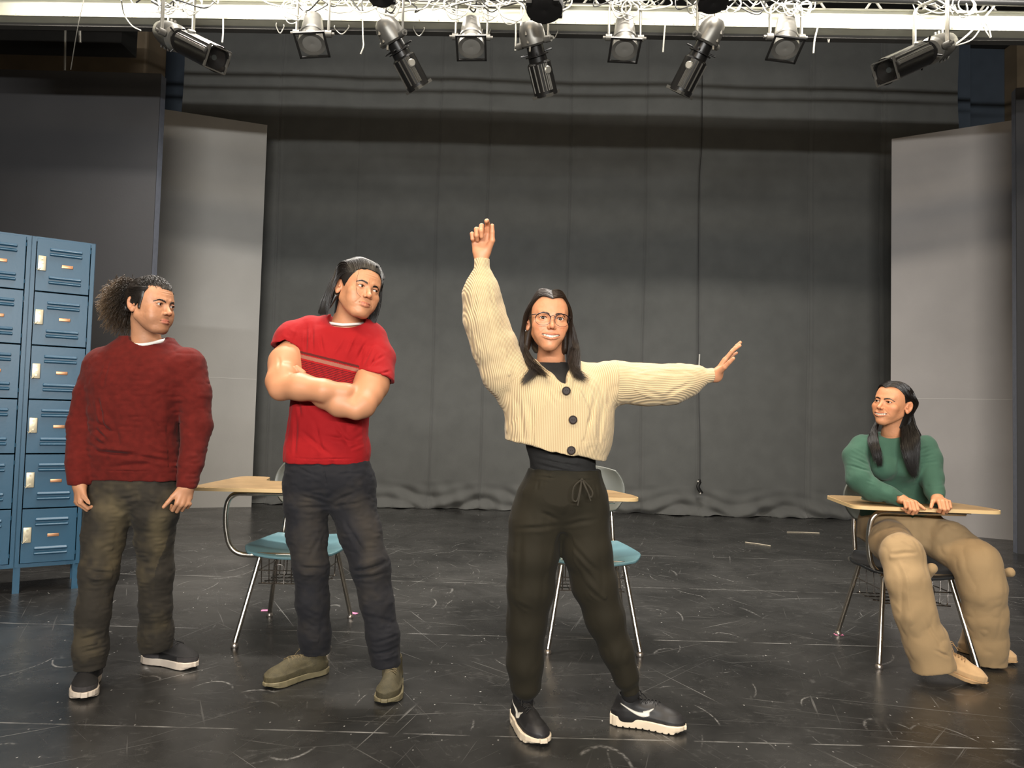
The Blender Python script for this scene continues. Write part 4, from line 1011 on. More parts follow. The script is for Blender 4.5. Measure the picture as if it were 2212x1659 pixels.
    folds(v, [(655, 690, 660, 770, 5, 7), (668, 695, 676, 760, 4, 7), (690, 720, 700, 765, 3, 7), (640, 700, 632, 740, 3, 7), (745, 725, 722, 770, -3, 7), (770, 715, 748, 770, -4, 6), (790, 735, 770, 775, 4, 6), (805, 740, 785, 790, 4, 6), (815, 760, 800, 800, 4, 6), (828, 765, 805, 785, 3, 6), (842, 800, 812, 812, 3, 5), (596, 745, 640, 752, 2.5, 4),
              (700, 940, 780, 960, 4, 9), (640, 905, 635, 985, 4, 8), (790, 900, 796, 985, 5, 7), (765, 930, 796, 905, 4, 7), (760, 950, 796, 930, 4, 7), (755, 970, 794, 955, 4, 6), (650, 930, 720, 985, 3, 9), (680, 905, 700, 980, 3, 9), (720, 910, 760, 975, 3, 9), (626, 990, 795, 992, 2, 3), (640, 850, 650, 900, 4, 8), (700, 915, 690, 950, -3, 8),
              (782, 880, 796, 870, 4, 6), (605, 722, 625, 735, -2, 7), (615, 705, 640, 720, -2, 7), (735, 790, 725, 830, 2, 7)], 2.88)
    def rib(x, y, z):
        d1, _ = segd(x, y, z, U(708, 698, 2.93), U(744, 718, 2.90)); d2, _ = segd(x, y, z, U(744, 718, 2.90), U(790, 700, 2.93)); return .0012*np.exp(-(np.minimum(d1, d2)/.0022)**2)
    v.disp(rib); v.disp(wr(.0035, 10, 1, 1, 13)); v.disp(wr(.0045, 20, 1, .7, 15, True)); v.disp(wr(.0008, 60))
    V, Q = v.mesh(1)
    a = U(642, 757, 2.88); b2 = U(775, 790, 2.88); sl = (b2.z-a.z)/(b2.x-a.x)
    tm = knit_mat('red_jersey', rgb(150, 20, 24), .85, bump=.2, var=.10, sheen=.04)
    nt = tm.node_tree; N = nt.nodes; L = nt.links; bs = N['Principled BSDF']; base = bs.inputs['Base Color'].links[0].from_socket
    tc = N.new('ShaderNodeTexCoord'); dt = N.new('ShaderNodeVectorMath'); dt.operation = 'DOT_PRODUCT'; dt.inputs[1].default_value = (-sl, 0, 1); L.new(tc.outputs['Object'], dt.inputs[0])
    n_ = N.new('ShaderNodeTexNoise'); n_.inputs['Scale'].default_value = 240; L.new(tc.outputs['Object'], n_.inputs['Vector']); nm = N.new('ShaderNodeMath'); nm.operation = 'MULTIPLY_ADD'; nm.inputs[1].default_value = .004; L.new(n_.outputs['Fac'], nm.inputs[0]); L.new(dt.outputs['Value'], nm.inputs[2])
    mr = N.new('ShaderNodeMapRange'); z0 = a.z-sl*a.x+.002; mr.inputs[1].default_value = z0-.1; mr.inputs[2].default_value = z0+.01; L.new(nm.outputs[0], mr.inputs[0])
    R_ = N.new('ShaderNodeValToRGB'); cr_ = R_.color_ramp; cr_.interpolation = 'CONSTANT'; stops = [(-100, None)]
    for i in range(7, -1, -1): stops += [(-34-i*6.6-3.0, (.035, .006, .008)), (-34-i*6.6, None)]
    stops += [(-26, (.26, .12, .085)), (-12, None), (-8, (.05, .012, .010)), (1, None)]
    while len(cr_.elements) < len(stops): cr_.elements.new(.5)
    for e, (u, c) in zip(cr_.elements, stops): e.position = (u+100)/110; e.color = (0, 0, 0, 0) if c is None else c+(.85,)
    L.new(mr.outputs[0], R_.inputs[0])
    xs = N.new('ShaderNodeSeparateXYZ'); L.new(tc.outputs['Object'], xs.inputs[0])
    def cmp(sock, lim, op):
        q = N.new('ShaderNodeMath'); q.operation = op; L.new(sock, q.inputs[0]); q.inputs[1].default_value = lim; return q.outputs[0]
    def mulm(a, b): 
        q = N.new('ShaderNodeMath'); q.operation = 'MULTIPLY'; L.new(a, q.inputs[0]); L.new(b, q.inputs[1]); return q.outputs[0]
    msk = mulm(mulm(cmp(xs.outputs[0], U(630, 780, 2.9).x, 'GREATER_THAN'), cmp(xs.outputs[0], U(778, 780, 2.9).x, 'LESS_THAN')), cmp(xs.outputs[1], 2.99, 'LESS_THAN'))
    mx = N.new('ShaderNodeMix'); mx.data_type = 'RGBA'; L.new(mulm(msk, R_.outputs['Alpha']), mx.inputs[0]); L.new(base, mx.inputs[6]); L.new(R_.outputs['Color'], mx.inputs[7]); L.new(mx.outputs[2], bs.inputs['Base Color'])
    v2 = fin(mesh_np('t_shirt', V, Q, tm, root), root)
    M2 = MB(); c = U(749, 700, 3.0); M2.tube([c+Vector((.068*math.cos(a)+.0, .062*math.sin(a)-.010, .0+.012*math.sin(a)+.004*abs(math.cos(a)))) for a in np.linspace(0, 2*PI, 33)[:-1]], .0055, 8, True)
    fin(M2.build('undershirt', WHITE, root), root)
    # jeans
    v = Vol(U(560, 1475, 3.1)-Vector((0, .30, .01)), U(890, 975, 3.0)+Vector((0, .24, 0)), .0042)
    v.add(lofty([(712, 1094, 3.0, 70, .070), (712, 1065, 3.0, 94, .105), (711, 1020, 2.99, 95, .12), (708, 985, 2.99, 86, .105)], 2.4))
    v.limb([J(664, 1060, 3.0, 44), J(662, 1090, 2.99, 45), J(664, 1150, 2.99, 42), J(672, 1225, 2.97, 36), J(675, 1300, 2.98, 34), J(680, 1370, 3.0, 33), J(683, 1404, 3.01, 31)], .035, .03)
    v.limb([J(760, 1060, 3.0, 44), J(763, 1090, 2.99, 46), J(778, 1150, 2.97, 43), J(800, 1225, 2.94, 40), J(814, 1300, 2.93, 35), J(826, 1370, 2.92, 33), J(833, 1430, 2.92, 31)], .035, .03)
    v.sub(P_box(U(683, 1410, 3.01)+Vector((0, 0, -.05)), (.22, .4, .10), 0), .003)
    v.sub(P_box(U(835, 1437, 2.92)+Vector((.0, .0, -.05)), (.22, .3, .10), 0), .003)
    folds(v, [(640, 1225, 705, 1235, 7, 8), (638, 1240, 700, 1250, -5, 7), (760, 1235, 840, 1215, 8, 8), (765, 1222, 835, 1200, -5, 7), (762, 1250, 838, 1238, 5, 7), (650, 1385, 712, 1400, 5, 6), (648, 1398, 712, 1412, -4, 6), (805, 1410, 862, 1400, 6, 6), (803, 1422, 862, 1416, -5, 6), (808, 1385, 862, 1372, 4, 7), (706, 1090, 640, 1070, 4, 7), (708, 1098, 645, 1100, 4, 7),
              (712, 1090, 770, 1060, 4, 7), (715, 1098, 785, 1085, 4, 7), (700, 1010, 706, 1050, 3, 4), (640, 1010, 690, 1030, 2, 6), (730, 1025, 790, 1020, 2, 6), (805, 1020, 800, 1085, 3, 5), (690, 1150, 660, 1215, 4, 8), (745, 1130, 790, 1200, 4, 9), (650, 1320, 702, 1350, 3, 8), (650, 1345, 690, 1380, 4, 7), (810, 1330, 858, 1350, 3, 8), (722, 1110, 700, 1200, 4, 6)], 2.88)
    v.disp(wr(.0030, 14, 1, 1, 28)); v.disp(wr(.0042, 30, 1, 2.0, 29, True)); v.disp(wr(.0007, 80))
    V, Q = v.mesh(1)
    def cen(V):
        w = .5*np.exp(-(segd(V[:, 0], V[:, 1], V[:, 2], U(668, 1090, 2.88), U(672, 1235, 2.86), .1)[0]/.045)**2)+.5*np.exp(-(segd(V[:, 0], V[:, 1], V[:, 2], U(775, 1090, 2.88), U(805, 1240, 2.83), .1)[0]/.045)**2)
        return w*(V[:, 1] < 2.98)
    C = denim_cols(V, rgb(34, 34, 38), rgb(66, 60, 52), cen)
    fin(mesh_np('jeans', V, Q, knit_mat('dark_denim', rgb(70, 66, 58), .85, bump=.25, scale=420, var=.25, attr='Col', sheen=.03), root, col=C), root)
    # hair: slicked back, falling to the jaw on both sides
    h = Vol((-.13, -.14, -.16), (.13, .15, .15), .0024, M_)
    h.add(P_ell((0, .016, .040), (.088, .104, .092)))
    h.add(P_cap((-.070, .020, .02), (-.086, .035, -.095), .030, .012, .6, (1, 0, 0)), .03); h.add(P_cap((.070, .010, .03), (.080, .020, -.110), .030, .012, .6, (1, 0, 0)), .03)
    h.add(P_cap((0, .075, .03), (0, .080, -.095), .062, .040), .03)
    h.sub(P_ell((0, -.120, -.030), (.066, .092, .104)), .006); h.sub(P_cap((0, -.01, -.10), (0, 0, -.20), .060), .01); h.sub(P_box((0, -.11, -.1), (.14, .16, .14), .02), .01)
    h.sub(P_ell((-.088, .004, -.012), (.03, .022, .036)), .006)
    h.disp(wr(.003, 40, .4, .2, 3, True)); V, Q = h.mesh(1)
    gs = []
    for a in np.linspace(-1, 1, 15):
        x = a
        if abs(a) < .3: gs.append([(x*.05, -.080, .078), (x*.07, -.060, .112), (x*.075+.01*np.sign(a), .03, .128), (x*.15, .095, .060), (x*.20, .110, -.04)])
        else:
            e = (abs(a)-.3)/.7; sg = np.sign(a)
            gs.append([(sg*(.016+.052*e**.8), -.078+.030*e**2, .078-.030*e**2), (sg*(.024+.064*e), -.058+.04*e, .122-.035*e), (sg*(.050+.048*e), .010+.02*e, .118-.045*e), (sg*.102, .050-.028*e, .010), (sg*(.101+.004*(sg < 0)), .055-.040*e, -.060), (sg*(.088+.010*(sg < 0)), .055-.040*e, -.118-.015*(sg > 0))])
    for sg in (-1, 1):
        ex = [[(sg*(.070+.004*k), -.040+.016*k, .040-.004*k), (sg*(.088+.001*k), -.020+.016*k, .040), (sg*.100, .006+.012*k, .0), (sg*.102, .012+.012*k, -.060), (sg*(.090+.010*(sg < 0)), .015+.014*k, -.118-.015*(sg > 0))] for k in range(4)]
        gs = (ex[::-1]+gs) if sg < 0 else (gs+ex)
    V2, Q2 = strands(gs, 3400, 20, .00085, .0030, .0012, 5, .3, M_, 12)
    gs = [[(sg*.086, .02+.01*i, .05), (sg*.096, .024+.012*i, -.03), (sg*(.093+.008*(sg < 0)), .024+.014*i, -.095), (sg*(.084+.016*(sg < 0)), .020+.014*i, -.130)] for sg in (-1,) for i in range(5)]
    V3, Q3 = strands(gs, 1100, 16, .0009, .004, .003, 4, .3, M_, 13)
    gs = [[(.088, -.012+.014*i, .06), (.102, -.008+.014*i, -.03), (.098, -.006+.014*i, -.10), (.090, .0+.014*i, -.152)] for i in range(5)]
    V5, Q5 = strands(gs, 1100, 16, .0009, .004, .003, 4, .3, M_, 14)
    # loose strand across the cheek
    Mn = np.array(M_); P4 = np.array([resample([(-.050, -.078, .085), (-.056, -.084, .050), (-.056, -.090, .0), (-.046, -.100, -.035), (-.030, -.108, -.045)], 16)])
    V4, Q4 = tubes(P4, [.0006]); V4 = V4@Mn[:3, :3].T+Mn[:3, 3]
    z = lambda V: np.zeros((len(V), 3), dtype=f32)
    V, Q, _ = join([(V, Q, z(V)), (V2, Q2, z(V2)), (V3, Q3, z(V3)), (V4, Q4, z(V4)), (V5, Q5, z(V5))])
    fin(mesh_np('hair', V, Q, HAIR, root), root)
    upm = mat('olive_mesh', rgb(78, 70, 46), .75, noise=.35, nscale=50, bump=.4, bscale=400); solem = mat('olive_sole', rgb(122, 112, 84), .6, noise=.3, nscale=30); lacem = mat('olive_lace', rgb(96, 84, 58), .8)
    for hp, tp, sd in ((G(704, 1452), G(585, 1484), -1), (G(850, 1468), G(832, 1528), 1)):
        yw = math.atan2(tp.y-hp.y, tp.x-hp.x); r, Ms = shoe(root, (hp.x, hp.y, .002), yw, dict(side=sd, sole=.026, toe=.054, solem=solem, upm=upm, lacem=lacem, toespring=1, seams=[((.20, -.06, .03), (.23, -.04, .085), .004), ((.20, .06, .03), (.23, .04, .085), .004), ((.10, -.06, .03), (.14, -.04, .105), .004)]), L=.295, w=1.05); fin(r, root)
    return root
man_red_tshirt()
# ================================================================== 3: woman in the cream cardigan, one arm up, one arm out
def woman_cardigan():
    g0 = G(1230, 1580); root = empty('person', (.2, 2.72, 0), 0, 'standing person with glasses, cream cardigan and dark joggers, one fist raised and one arm out', 'person')
    hc = U(1184, 694, 2.69); M_ = head_frame(hc, 6, 1, 2, .965)
    prm = dict(smile=1.0, open=.0054, blush=.45, wid=.94, jaw=.84, nose=.86, fem=1, mw=.0335, ez=.0047, lash=.0006)
    sk, lp = rgb(198, 138, 102), rgb(176, 88, 74)
    nk = [(U(1188, 730, 2.72), .047), (U(1190, 775, 2.76), .049), (U(1190, 800, 2.78), .07)]
    V, Q, C, hv = make_head(M_, sk, lp, prm, nk); parts = [(V, Q, C)]
    # raised fist, thumb and forefinger up
    v = Vol(U(990, 600, 2.66)-Vector((0, .09, 0)), U(1085, 455, 2.66)+Vector((0, .09, 0)), .0017)
    w = U(1040, 553, 2.66); hand(v, w, (-.06, .0, 1), (-.08, -1, 0), -1, (.42, .80, .92, 1.0), .03, s=.93, fr=1.15, thumbdir=((.42, -.50, .80), (-.02, -.25, 1.0)))
    v.add(P_cap(w+Vector((0, 0, -.07)), w+Vector((0, 0, .01)), .025, .0255, .8, (0, 1, 0)), .015)
    V, Q = v.mesh(); parts.append((V, Q, tint(V, sk)))
    # open hand bent up at the end of the other arm
    v = Vol(U(1515, 850, 2.66)-Vector((0, .12, 0)), U(1610, 735, 2.66)+Vector((0, .12, 0)), .0017)
    w = U(1546, 812, 2.66); hand(v, w, (.52, -.10, .85), (.80, -.30, -.45), 1, (.10, .05, .04, .10), .13, s=.80, thumbdir=((.35, -.80, .45), (.5, -.55, .65)))
    v.add(P_cap(w+Vector((-.07, 0, -.002)), w, .0225, .023, .85, (0, 1, 0)), .02)
    V, Q = v.mesh(); parts.append((V, Q, tint(V, sk)))
    b = Vol(U(980, 1500, 3.0)-Vector((0, .5, .0)), U(1560, 560, 2.6)+Vector((0, .4, .02)), .008)
    b.add(lofty([(1218, 1030, 2.75, 66, .085), (1212, 960, 2.74, 66, .08), (1205, 880, 2.74, 75, .09), (1198, 820, 2.75, 85, .08)]))
    b.limb([J(1120, 815, 2.74, 26), J(1050, 690, 2.68, 20), J(1040, 580, 2.66, 14)]); b.limb([J(1275, 815, 2.74, 26), J(1410, 828, 2.68, 20), J(1530, 812, 2.66, 13)])
    b.limb([J(1170, 1080, 2.76, 44), J(1146, 1280, 2.78, 30), J(1136, 1480, 2.81, 15)]); b.limb([J(1258, 1080, 2.76, 44), J(1292, 1280, 2.80, 30), J(1356, 1470, 2.81, 15)])
    b.add(P_cap(U(1190, 800, 2.78), U(1188, 740, 2.73), .045, .043), .02)
    V, Q = b.mesh(); parts.append((V, Q, tint(V, sk)))
    V, Q, C = join(parts); body = fin(mesh_np('body', V, Q, SKIN, root, col=C), root)
    eyeballs(M_, body, (-.10, -1, -.02)); tt = teeth(M_, body, prm)
    brows(M_, body, HAIRB, [(.011, .0150), (.022, .0195), (.036, .0205), (.050, .0125)], hv, .0026, 170, .0005)
    # glasses: thin dark frames, browline heavier
    gl = MB(); gm = mat('glasses_frame', (.018, .010, .016, 1), .3, .4); T = lambda x, y, z: M_@Vector((x, y, z))
    for sx in (-1, 1):
        cx, cz = sx*.0350, -.0060; ring = []; rr = []
        for k in range(36):
            a = 2*PI*k/36; x = .0270*math.copysign(abs(math.cos(a))**.85, math.cos(a)); z = .0225*math.copysign(abs(math.sin(a))**.85, math.sin(a))
            ring.append(T(cx+x, -.112+.10*abs(x+sx*.0)*0+1.2*max(0, abs(cx+x)-.02)**2*6, cz+z)); rr.append(.0017 if z > .004 else .0007)
        gl.tube(ring, rr, 6, True)
        gl.tube(bez([T(sx*.0605, -.105, .010), T(sx*.074, -.088, .009), T(sx*.077, -.05, .006), T(sx*.077, .0, .004), T(sx*.077, .012, -.004)], 4), .0014, 6)
    gl.tube(bez([T(-.0095, -.1125, .004), T(0, -.1165, .008), T(.0095, -.1125, .004)], 5), .0011, 6)
    g_ = fin(gl.build('glasses', gm, root), root)
    # small drop earrings
    for sx in (-1, 1):
        e = MB(); p = T(sx*.081, .010, -.036); e.sph(p, .0022, 8); e.tube([p, p+Vector((0, 0, -.006)), p+Vector((0, 0, -.011))], [.0008, .0018, .0005], 6); fin(e.build('earring', mat('silver', rgb(210, 205, 200), .2, 1.), root), root)
    # black top under the cardigan
    v = Vol(U(1110, 1035, 2.8)-Vector((0, .15, 0)), U(1290, 770, 2.75)+Vector((0, .16, 0)), .004)
    v.add(lofty([(1218, 1032, 2.76, 71, .100), (1214, 990, 2.75, 72, .10), (1210, 960, 2.75, 76, .11), (1206, 880, 2.75, 86, .122), (1200, 830, 2.76, 84, .108), (1192, 800, 2.765, 60, .085), (1190, 783, 2.77, 40, .065)], 2.3))
    v.sub(P_cap(U(1189, 740, 2.73), U(1190, 782, 2.755), .046, .053), .005)
    folds(v, [(1150, 990, 1280, 1010, 3, 6), (1150, 1002, 1240, 1020, 3, 6), (1200, 1000, 1290, 1018, 3, 6)], 2.65)
    v.disp(wr(.003, 25, 1, 1, 3, True)); V, Q = v.mesh(1); fin(mesh_np('black_top', V, Q, mat('black_jersey', (.010, .009, .008, 1), .85, bump=.15, bscale=300), root), root)
    # cardigan
    v = Vol(U(985, 1010, 2.8)-Vector((0, .20, 0)), U(1560, 548, 2.6)+Vector((0, .16, 0)), .0038)
    v.add(lofty([(1200, 1000, 2.74, 108, .128), (1202, 975, 2.74, 112, .138), (1206, 940, 2.74, 116, .146), (1210, 890, 2.745, 118, .148), (1208, 850, 2.75, 116, .140), (1200, 815, 2.755, 104, .120), (1194, 790, 2.765, 76, .095), (1190, 768, 2.78, 44, .075)], 2.4))
    v.limb([J(1108, 850, 2.74, 38), J(1092, 805, 2.73, 50), J(1066, 745, 2.71, 48), J(1047, 690, 2.69, 46), J(1040, 635, 2.675, 40), J(1041, 606, 2.665, 27), J(1041, 595, 2.66, 19)], .035, .03)
    v.limb([J(1041, 594, 2.66, 19), J(1041, 556, 2.66, 18.5)], .008, .01)
    v.limb([J(1272, 825, 2.75, 42), J(1330, 826, 2.73, 46), J(1400, 831, 2.70, 44), J(1455, 830, 2.68, 41), J(1490, 822, 2.67, 32), J(1509, 815, 2.665, 21)], .035, .03)
    v.limb([J(1510, 814, 2.665, 17.5), J(1538, 811, 2.66, 16)], .008, .01)
    v.sub(P_box(U(1041, 557, 2.66)+Vector((0, 0, .05)), (.12, .12, .10), 0), .002); v.sub(P_box(U(1541, 811, 2.66)+Vector((.05, 0, 0)), (.10, .12, .12), 0), .002)
    v.plane(U(1200, 974, 2.70), (-.185, 0, -1), .004)
    # V opening at the front and hollow neck
    v.sub(P_cap(U(1189, 720, 2.74), U(1190, 778, 2.765), .064, .066), .006)
    tip = U(1223, 838, 2.6); 
    for (x0, y0, x1, y1) in ((1160, 778, 1223, 838), (1236, 776, 1223, 838)):
        pass
    def vee(x, y, z):
        a, b2, c = U(1156, 774, 2.62), U(1223, 838, 2.62), U(1242, 772, 2.62)
        def ed(p, q): 
            n = Vector((-(q.z-p.z), 0, q.x-p.x)).normalized(); return (x-p.x)*n.x+(z-p.z)*n.z
        return np.maximum(np.maximum(-ed(a, b2), -ed(b2, c)), np.maximum(y-2.78, z-(c.z+.05)))+0*y
    a = U(1156, 838, 2.62); c = U(1242, 760, 2.62)
    v.sub((lambda x, y, z: vee(x, y, z).astype(f32), np.array([a.x-.02, 2.45, a.z-.02], dtype=f32), np.array([c.x+.02, 2.82, c.z+.06], dtype=f32)), .006)
    pl = [U(1160, 782, 2.64), U(1190, 812, 2.60), U(1222, 842, 2.57), U(1236, 880, 2.55), U(1239, 907, 2.55), U(1236, 973, 2.57), U(1236, 1000, 2.57)]
    pl2 = [U(1240, 782, 2.64), U(1232, 812, 2.60), U(1224, 842, 2.57)]
    for a, b2 in list(zip(pl[:-1], pl[1:]))+list(zip(pl2[:-1], pl2[1:])):
        def pf(x, y, z, a=a, b2=b2):
            s_, t = segd(x, y, z, a, b2, .03); return np.where(y < 2.74, -.0045*np.exp(-(s_/.022)**6), 0)
        v.disp(pf)
    folds(v, [(1190, 838, 1185, 850, 2, 5), (1175, 830, 1215, 900, 4, 9), (1250, 830, 1268, 900, -7, 9), (1262, 830, 1285, 905, 5, 9), (1290, 850, 1262, 960, 6, 10), (1275, 880, 1250, 950, -4, 10), (1310, 870, 1295, 960, 5, 9), (1145, 870, 1150, 960, 5, 10), (1120, 850, 1130, 940, 5, 10), (1165, 900, 1160, 970, -4, 10), (1180, 870, 1215, 960, -4, 12),
              (1100, 860, 1112, 800, 7, 9), (1112, 850, 1140, 795, 5, 8), (1085, 790, 1105, 830, 5, 8), (1130, 770, 1150, 790, 5, 6), (1020, 700, 1060, 790, 4, 9), (1050, 640, 1062, 730, 4, 9), (1030, 610, 1022, 680, 4, 8), (1055, 605, 1068, 660, 4, 7), (1042, 605, 1042, 650, 3, 6), (1075, 720, 1095, 790, 4, 8), (1010, 640, 1030, 720, 3, 9),
              (1335, 790, 1333, 870, 5, 5), (1360, 870, 1390, 840, 6, 8), (1390, 842, 1440, 858, 5, 8), (1440, 860, 1470, 835, 5, 8), (1350, 805, 1420, 812, 4, 8), (1410, 800, 1490, 808, 4, 8), (1460, 845, 1500, 825, 5, 7), (1480, 800, 1508, 808, 4, 6), (1380, 865, 1440, 870, 4, 8), (1300, 800, 1320, 850, -4, 9), (1275, 795, 1300, 840, 4, 8),
              (1090, 945, 1180, 965, 2.5, 3.5), (1180, 968, 1225, 966, 2.5, 3.5), (1250, 962, 1312, 958, 2.5, 3.5), (1095, 900, 1100, 945, 5, 9)], 2.58)
    v.disp(wr(.0035, 12, 1, .8, 23)); v.disp(wr(.0045, 26, 1, .6, 25, True)); V, Q = v.mesh(1)
    # rib phase across each part of the knit
    X, Z = V[:, 0], V[:, 2]; wt = (X > U(1332, 800, 2.7).x).astype(f32)
    a, b2 = np.array(U(1100, 830, 2.72)), np.array(U(1041, 600, 2.67)); dd = (b2-a)/np.linalg.norm(b2-a); nn = np.array([dd[2], 0, -dd[0]])
    wu = ((((V-np.array(U(1112, 815, 2.7)))@(dd*.9-nn*.45)) > 0)*(1-wt)*(X < U(1135, 800, 2.7).x)).astype(f32)
    yv = V[:, 1]
    ph = (X+.35*(yv-2.62))*(1-wt)*(1-wu)+(Z+.35*(yv-2.62))*wt+(((V-a)@nn)+.35*(yv-2.62))*wu
    C = np.stack([ph*.2+.5, wt, wu], 1)
    m = bpy.data.materials.new('cream_rib_knit'); m.use_nodes = True; nt = m.node_tree; N = nt.nodes; L = nt.links; bs = N['Principled BSDF']
    bs.inputs['Roughness'].default_value = .9; bs.inputs['Sheen Weight'].default_value = .15; bs.inputs['Specular IOR Level'].default_value = .15
    at = N.new('ShaderNodeAttribute'); at.attribute_name = 'Col'; sep = N.new('ShaderNodeSeparateColor'); L.new(at.outputs['Color'], sep.inputs[0])
    mu = N.new('ShaderNodeMath'); mu.operation = 'MULTIPLY'; mu.inputs[1].default_value = 5*2*PI/.0062; L.new(sep.outputs[0], mu.inputs[0]); si = N.new('ShaderNodeMath'); si.operation = 'SINE'; L.new(mu.outputs[0], si.inputs[0])
    bp = N.new('ShaderNodeBump'); bp.inputs['Strength'].default_value = .5; bp.inputs['Distance'].default_value = .0022; L.new(si.outputs[0], bp.inputs['Height']); L.new(bp.outputs[0], bs.inputs['Normal'])
    mr = N.new('ShaderNodeMapRange'); mr.inputs[1].default_value = -1; mr.inputs[2].default_value = .2; L.new(si.outputs[0], mr.inputs[0]); mx = N.new('ShaderNodeMix'); mx.data_type = 'RGBA'; L.new(mr.outputs[0], mx.inputs[0])
    mx.inputs[6].default_value = rgb(176, 152, 116); mx.inputs[7].default_value = rgb(204, 182, 144); L.new(mx.outputs[2], bs.inputs['Base Color'])
    card = fin(mesh_np('cardigan', V, Q, m, root, col=C.astype(f32)), root)
    for px, py, Y in ((1224, 844, 2.585), (1239, 907, 2.575), (1234, 973, 2.60)):
        p = U(px, py, Y); 
        col = np.nonzero((abs(V[:, 0]-p.x) < .01) & (abs(V[:, 2]-p.z) < .01) & (V[:, 1] < 2.7))[0]
        if len(col): p = Vector((p.x, float(np.median(V[col, 1]))-.003, p.z))
        bt = MB(); bt.lathe([(0, .0), (0, .0135), (.003, .0155), (.0055, .0150), (.0062, .0125), (.0045, .0115), (.0045, 0)], p, (0, -1, .05), 24); 
        for dx in (-.0035, .0035): bt.sph(p+Vector((dx, -.0046, 0)), .0014, 8)
        fin(bt.build('button', mat('brown_button', rgb(34, 22, 16), .55, spec=.3), card), root)
    for o in list(card.children): o.matrix_parent_inverse = Matrix()
    # joggers
    v = Vol(U(1070, 1515, 2.9)-Vector((0, .25, .0)), U(1400, 990, 2.75)+Vector((0, .30, 0)), .004)
    v.add(lofty([(1214, 1138, 2.78, 72, .070), (1212, 1110, 2.78, 98, .105), (1213, 1070, 2.77, 96, .122), (1216, 1035, 2.765, 84, .118), (1219, 1012, 2.76, 77, .108)], 2.4))
    v.limb([J(1166, 1080, 2.77, 48), J(1156, 1130, 2.76, 54), J(1150, 1200, 2.76, 53), J(1146, 1270, 2.77, 49), J(1137, 1350, 2.79, 41), J(1134, 1430, 2.81, 38), J(1136, 1478, 2.82, 33)], .035, .03)
    v.limb([J(1262, 1080, 2.77, 46), J(1262, 1130, 2.77, 50), J(1270, 1190, 2.77, 50), J(1284, 1260, 2.78, 47), J(1306, 1330, 2.79, 41), J(1332, 1405, 2.80, 34), J(1352, 1462, 2.81, 28)], .035, .03)
    v.add(P_cap(U(1136, 1478, 2.82), U(1136, 1506, 2.83), .035, .034), .006); v.add(P_cap(U(1354, 1462, 2.81), U(1362, 1492, 2.815), .036, .034), .006)
    v.sub(P_box(U(1136, 1510, 2.82)+Vector((0, 0, -.05)), (.2, .4, .10), 0), .002); d = (U(1362, 1492, 2.815)-U(1354, 1462, 2.81)).normalized(); v.sub(P_box(U(1362, 1496, 2.815)+d*.05, (.16, .4, .10), 0, Vector((0, 0, -1)).rotation_difference(d).to_matrix()), .002)
    folds(v, [(1140, 1030, 1295, 1040, 5, 4.5), (1142, 1012, 1290, 1018, 3, 4), (1130, 1045, 1115, 1090, 5, 5), (1140, 1045, 1128, 1075, 4, 5), (1112, 1092, 1140, 1048, 3, 3), (1215, 1035, 1213, 1130, 2.5, 3.5), (1165, 1040, 1160, 1060, 4, 5), (1185, 1042, 1190, 1062, 3, 5), (1270, 1045, 1275, 1075, 4, 5), (1290, 1050, 1295, 1080, 4, 5),
              (1105, 1148, 1210, 1138, 4, 8), (1210, 1125, 1170, 1110, 4, 8), (1215, 1140, 1295, 1125, 4, 8), (1215, 1160, 1300, 1250, 5, 10), (1220, 1180, 1310, 1290, 4, 9), (1240, 1250, 1340, 1340, 5, 10), (1300, 1300, 1345, 1330, 5, 8), (1270, 1320, 1350, 1385, 4, 8), (1290, 1385, 1360, 1400, 4, 8), (1310, 1430, 1370, 1420, 4, 8),
              (1165, 1370, 1115, 1400, 5, 9), (1165, 1410, 1120, 1380, 4, 8), (1170, 1350, 1150, 1380, 4, 8), (1110, 1450, 1168, 1440, 4, 8), (1165, 1460, 1120, 1480, 4, 7), (1215, 1150, 1190, 1270, 5, 9), (1125, 1160, 1120, 1290, 3, 12), (1105, 1490, 1166, 1488, 4, 5), (1330, 1475, 1380, 1465, 4, 5), (1108, 1310, 1150, 1330, 3, 10)], 2.64)
    v.disp(wr(.0035, 10, 1, .7, 38)); v.disp(wr(.0036, 24, 1, .6, 39, True)); V, Q = v.mesh(1)
    fin(mesh_np('joggers', V, Q, knit_mat('olive_jersey', rgb(38, 34, 24), .8, bump=.12, scale=420, var=.15, sheen=.03), root), root)
    dm = mat('olive_cord', rgb(42, 37, 26), .8); dr = MB(); B = lambda x, y: U(x, y, 2.632-(.012 if y > 1050 else 0))
    dr.tube(bez([B(1256, 1036), B(1240, 1052), B(1237, 1078), B(1246, 1082), B(1252, 1062), B(1256, 1038)], 6), .0032, 6); dr.tube(bez([B(1258, 1036), B(1272, 1050), B(1280, 1064), B(1276, 1074), B(1266, 1056), B(1258, 1038)], 6), .0032, 6)
    dr.tube(bez([B(1256, 1036), B(1254, 1060), B(1248, 1092)], 6), .0032, 6); dr.tube(bez([B(1258, 1036), B(1268, 1058), B(1276, 1082)], 6), .0032, 6); dr.sph(B(1257, 1036), .006, 8)
    fin(dr.build('drawstring', dm, root), root)
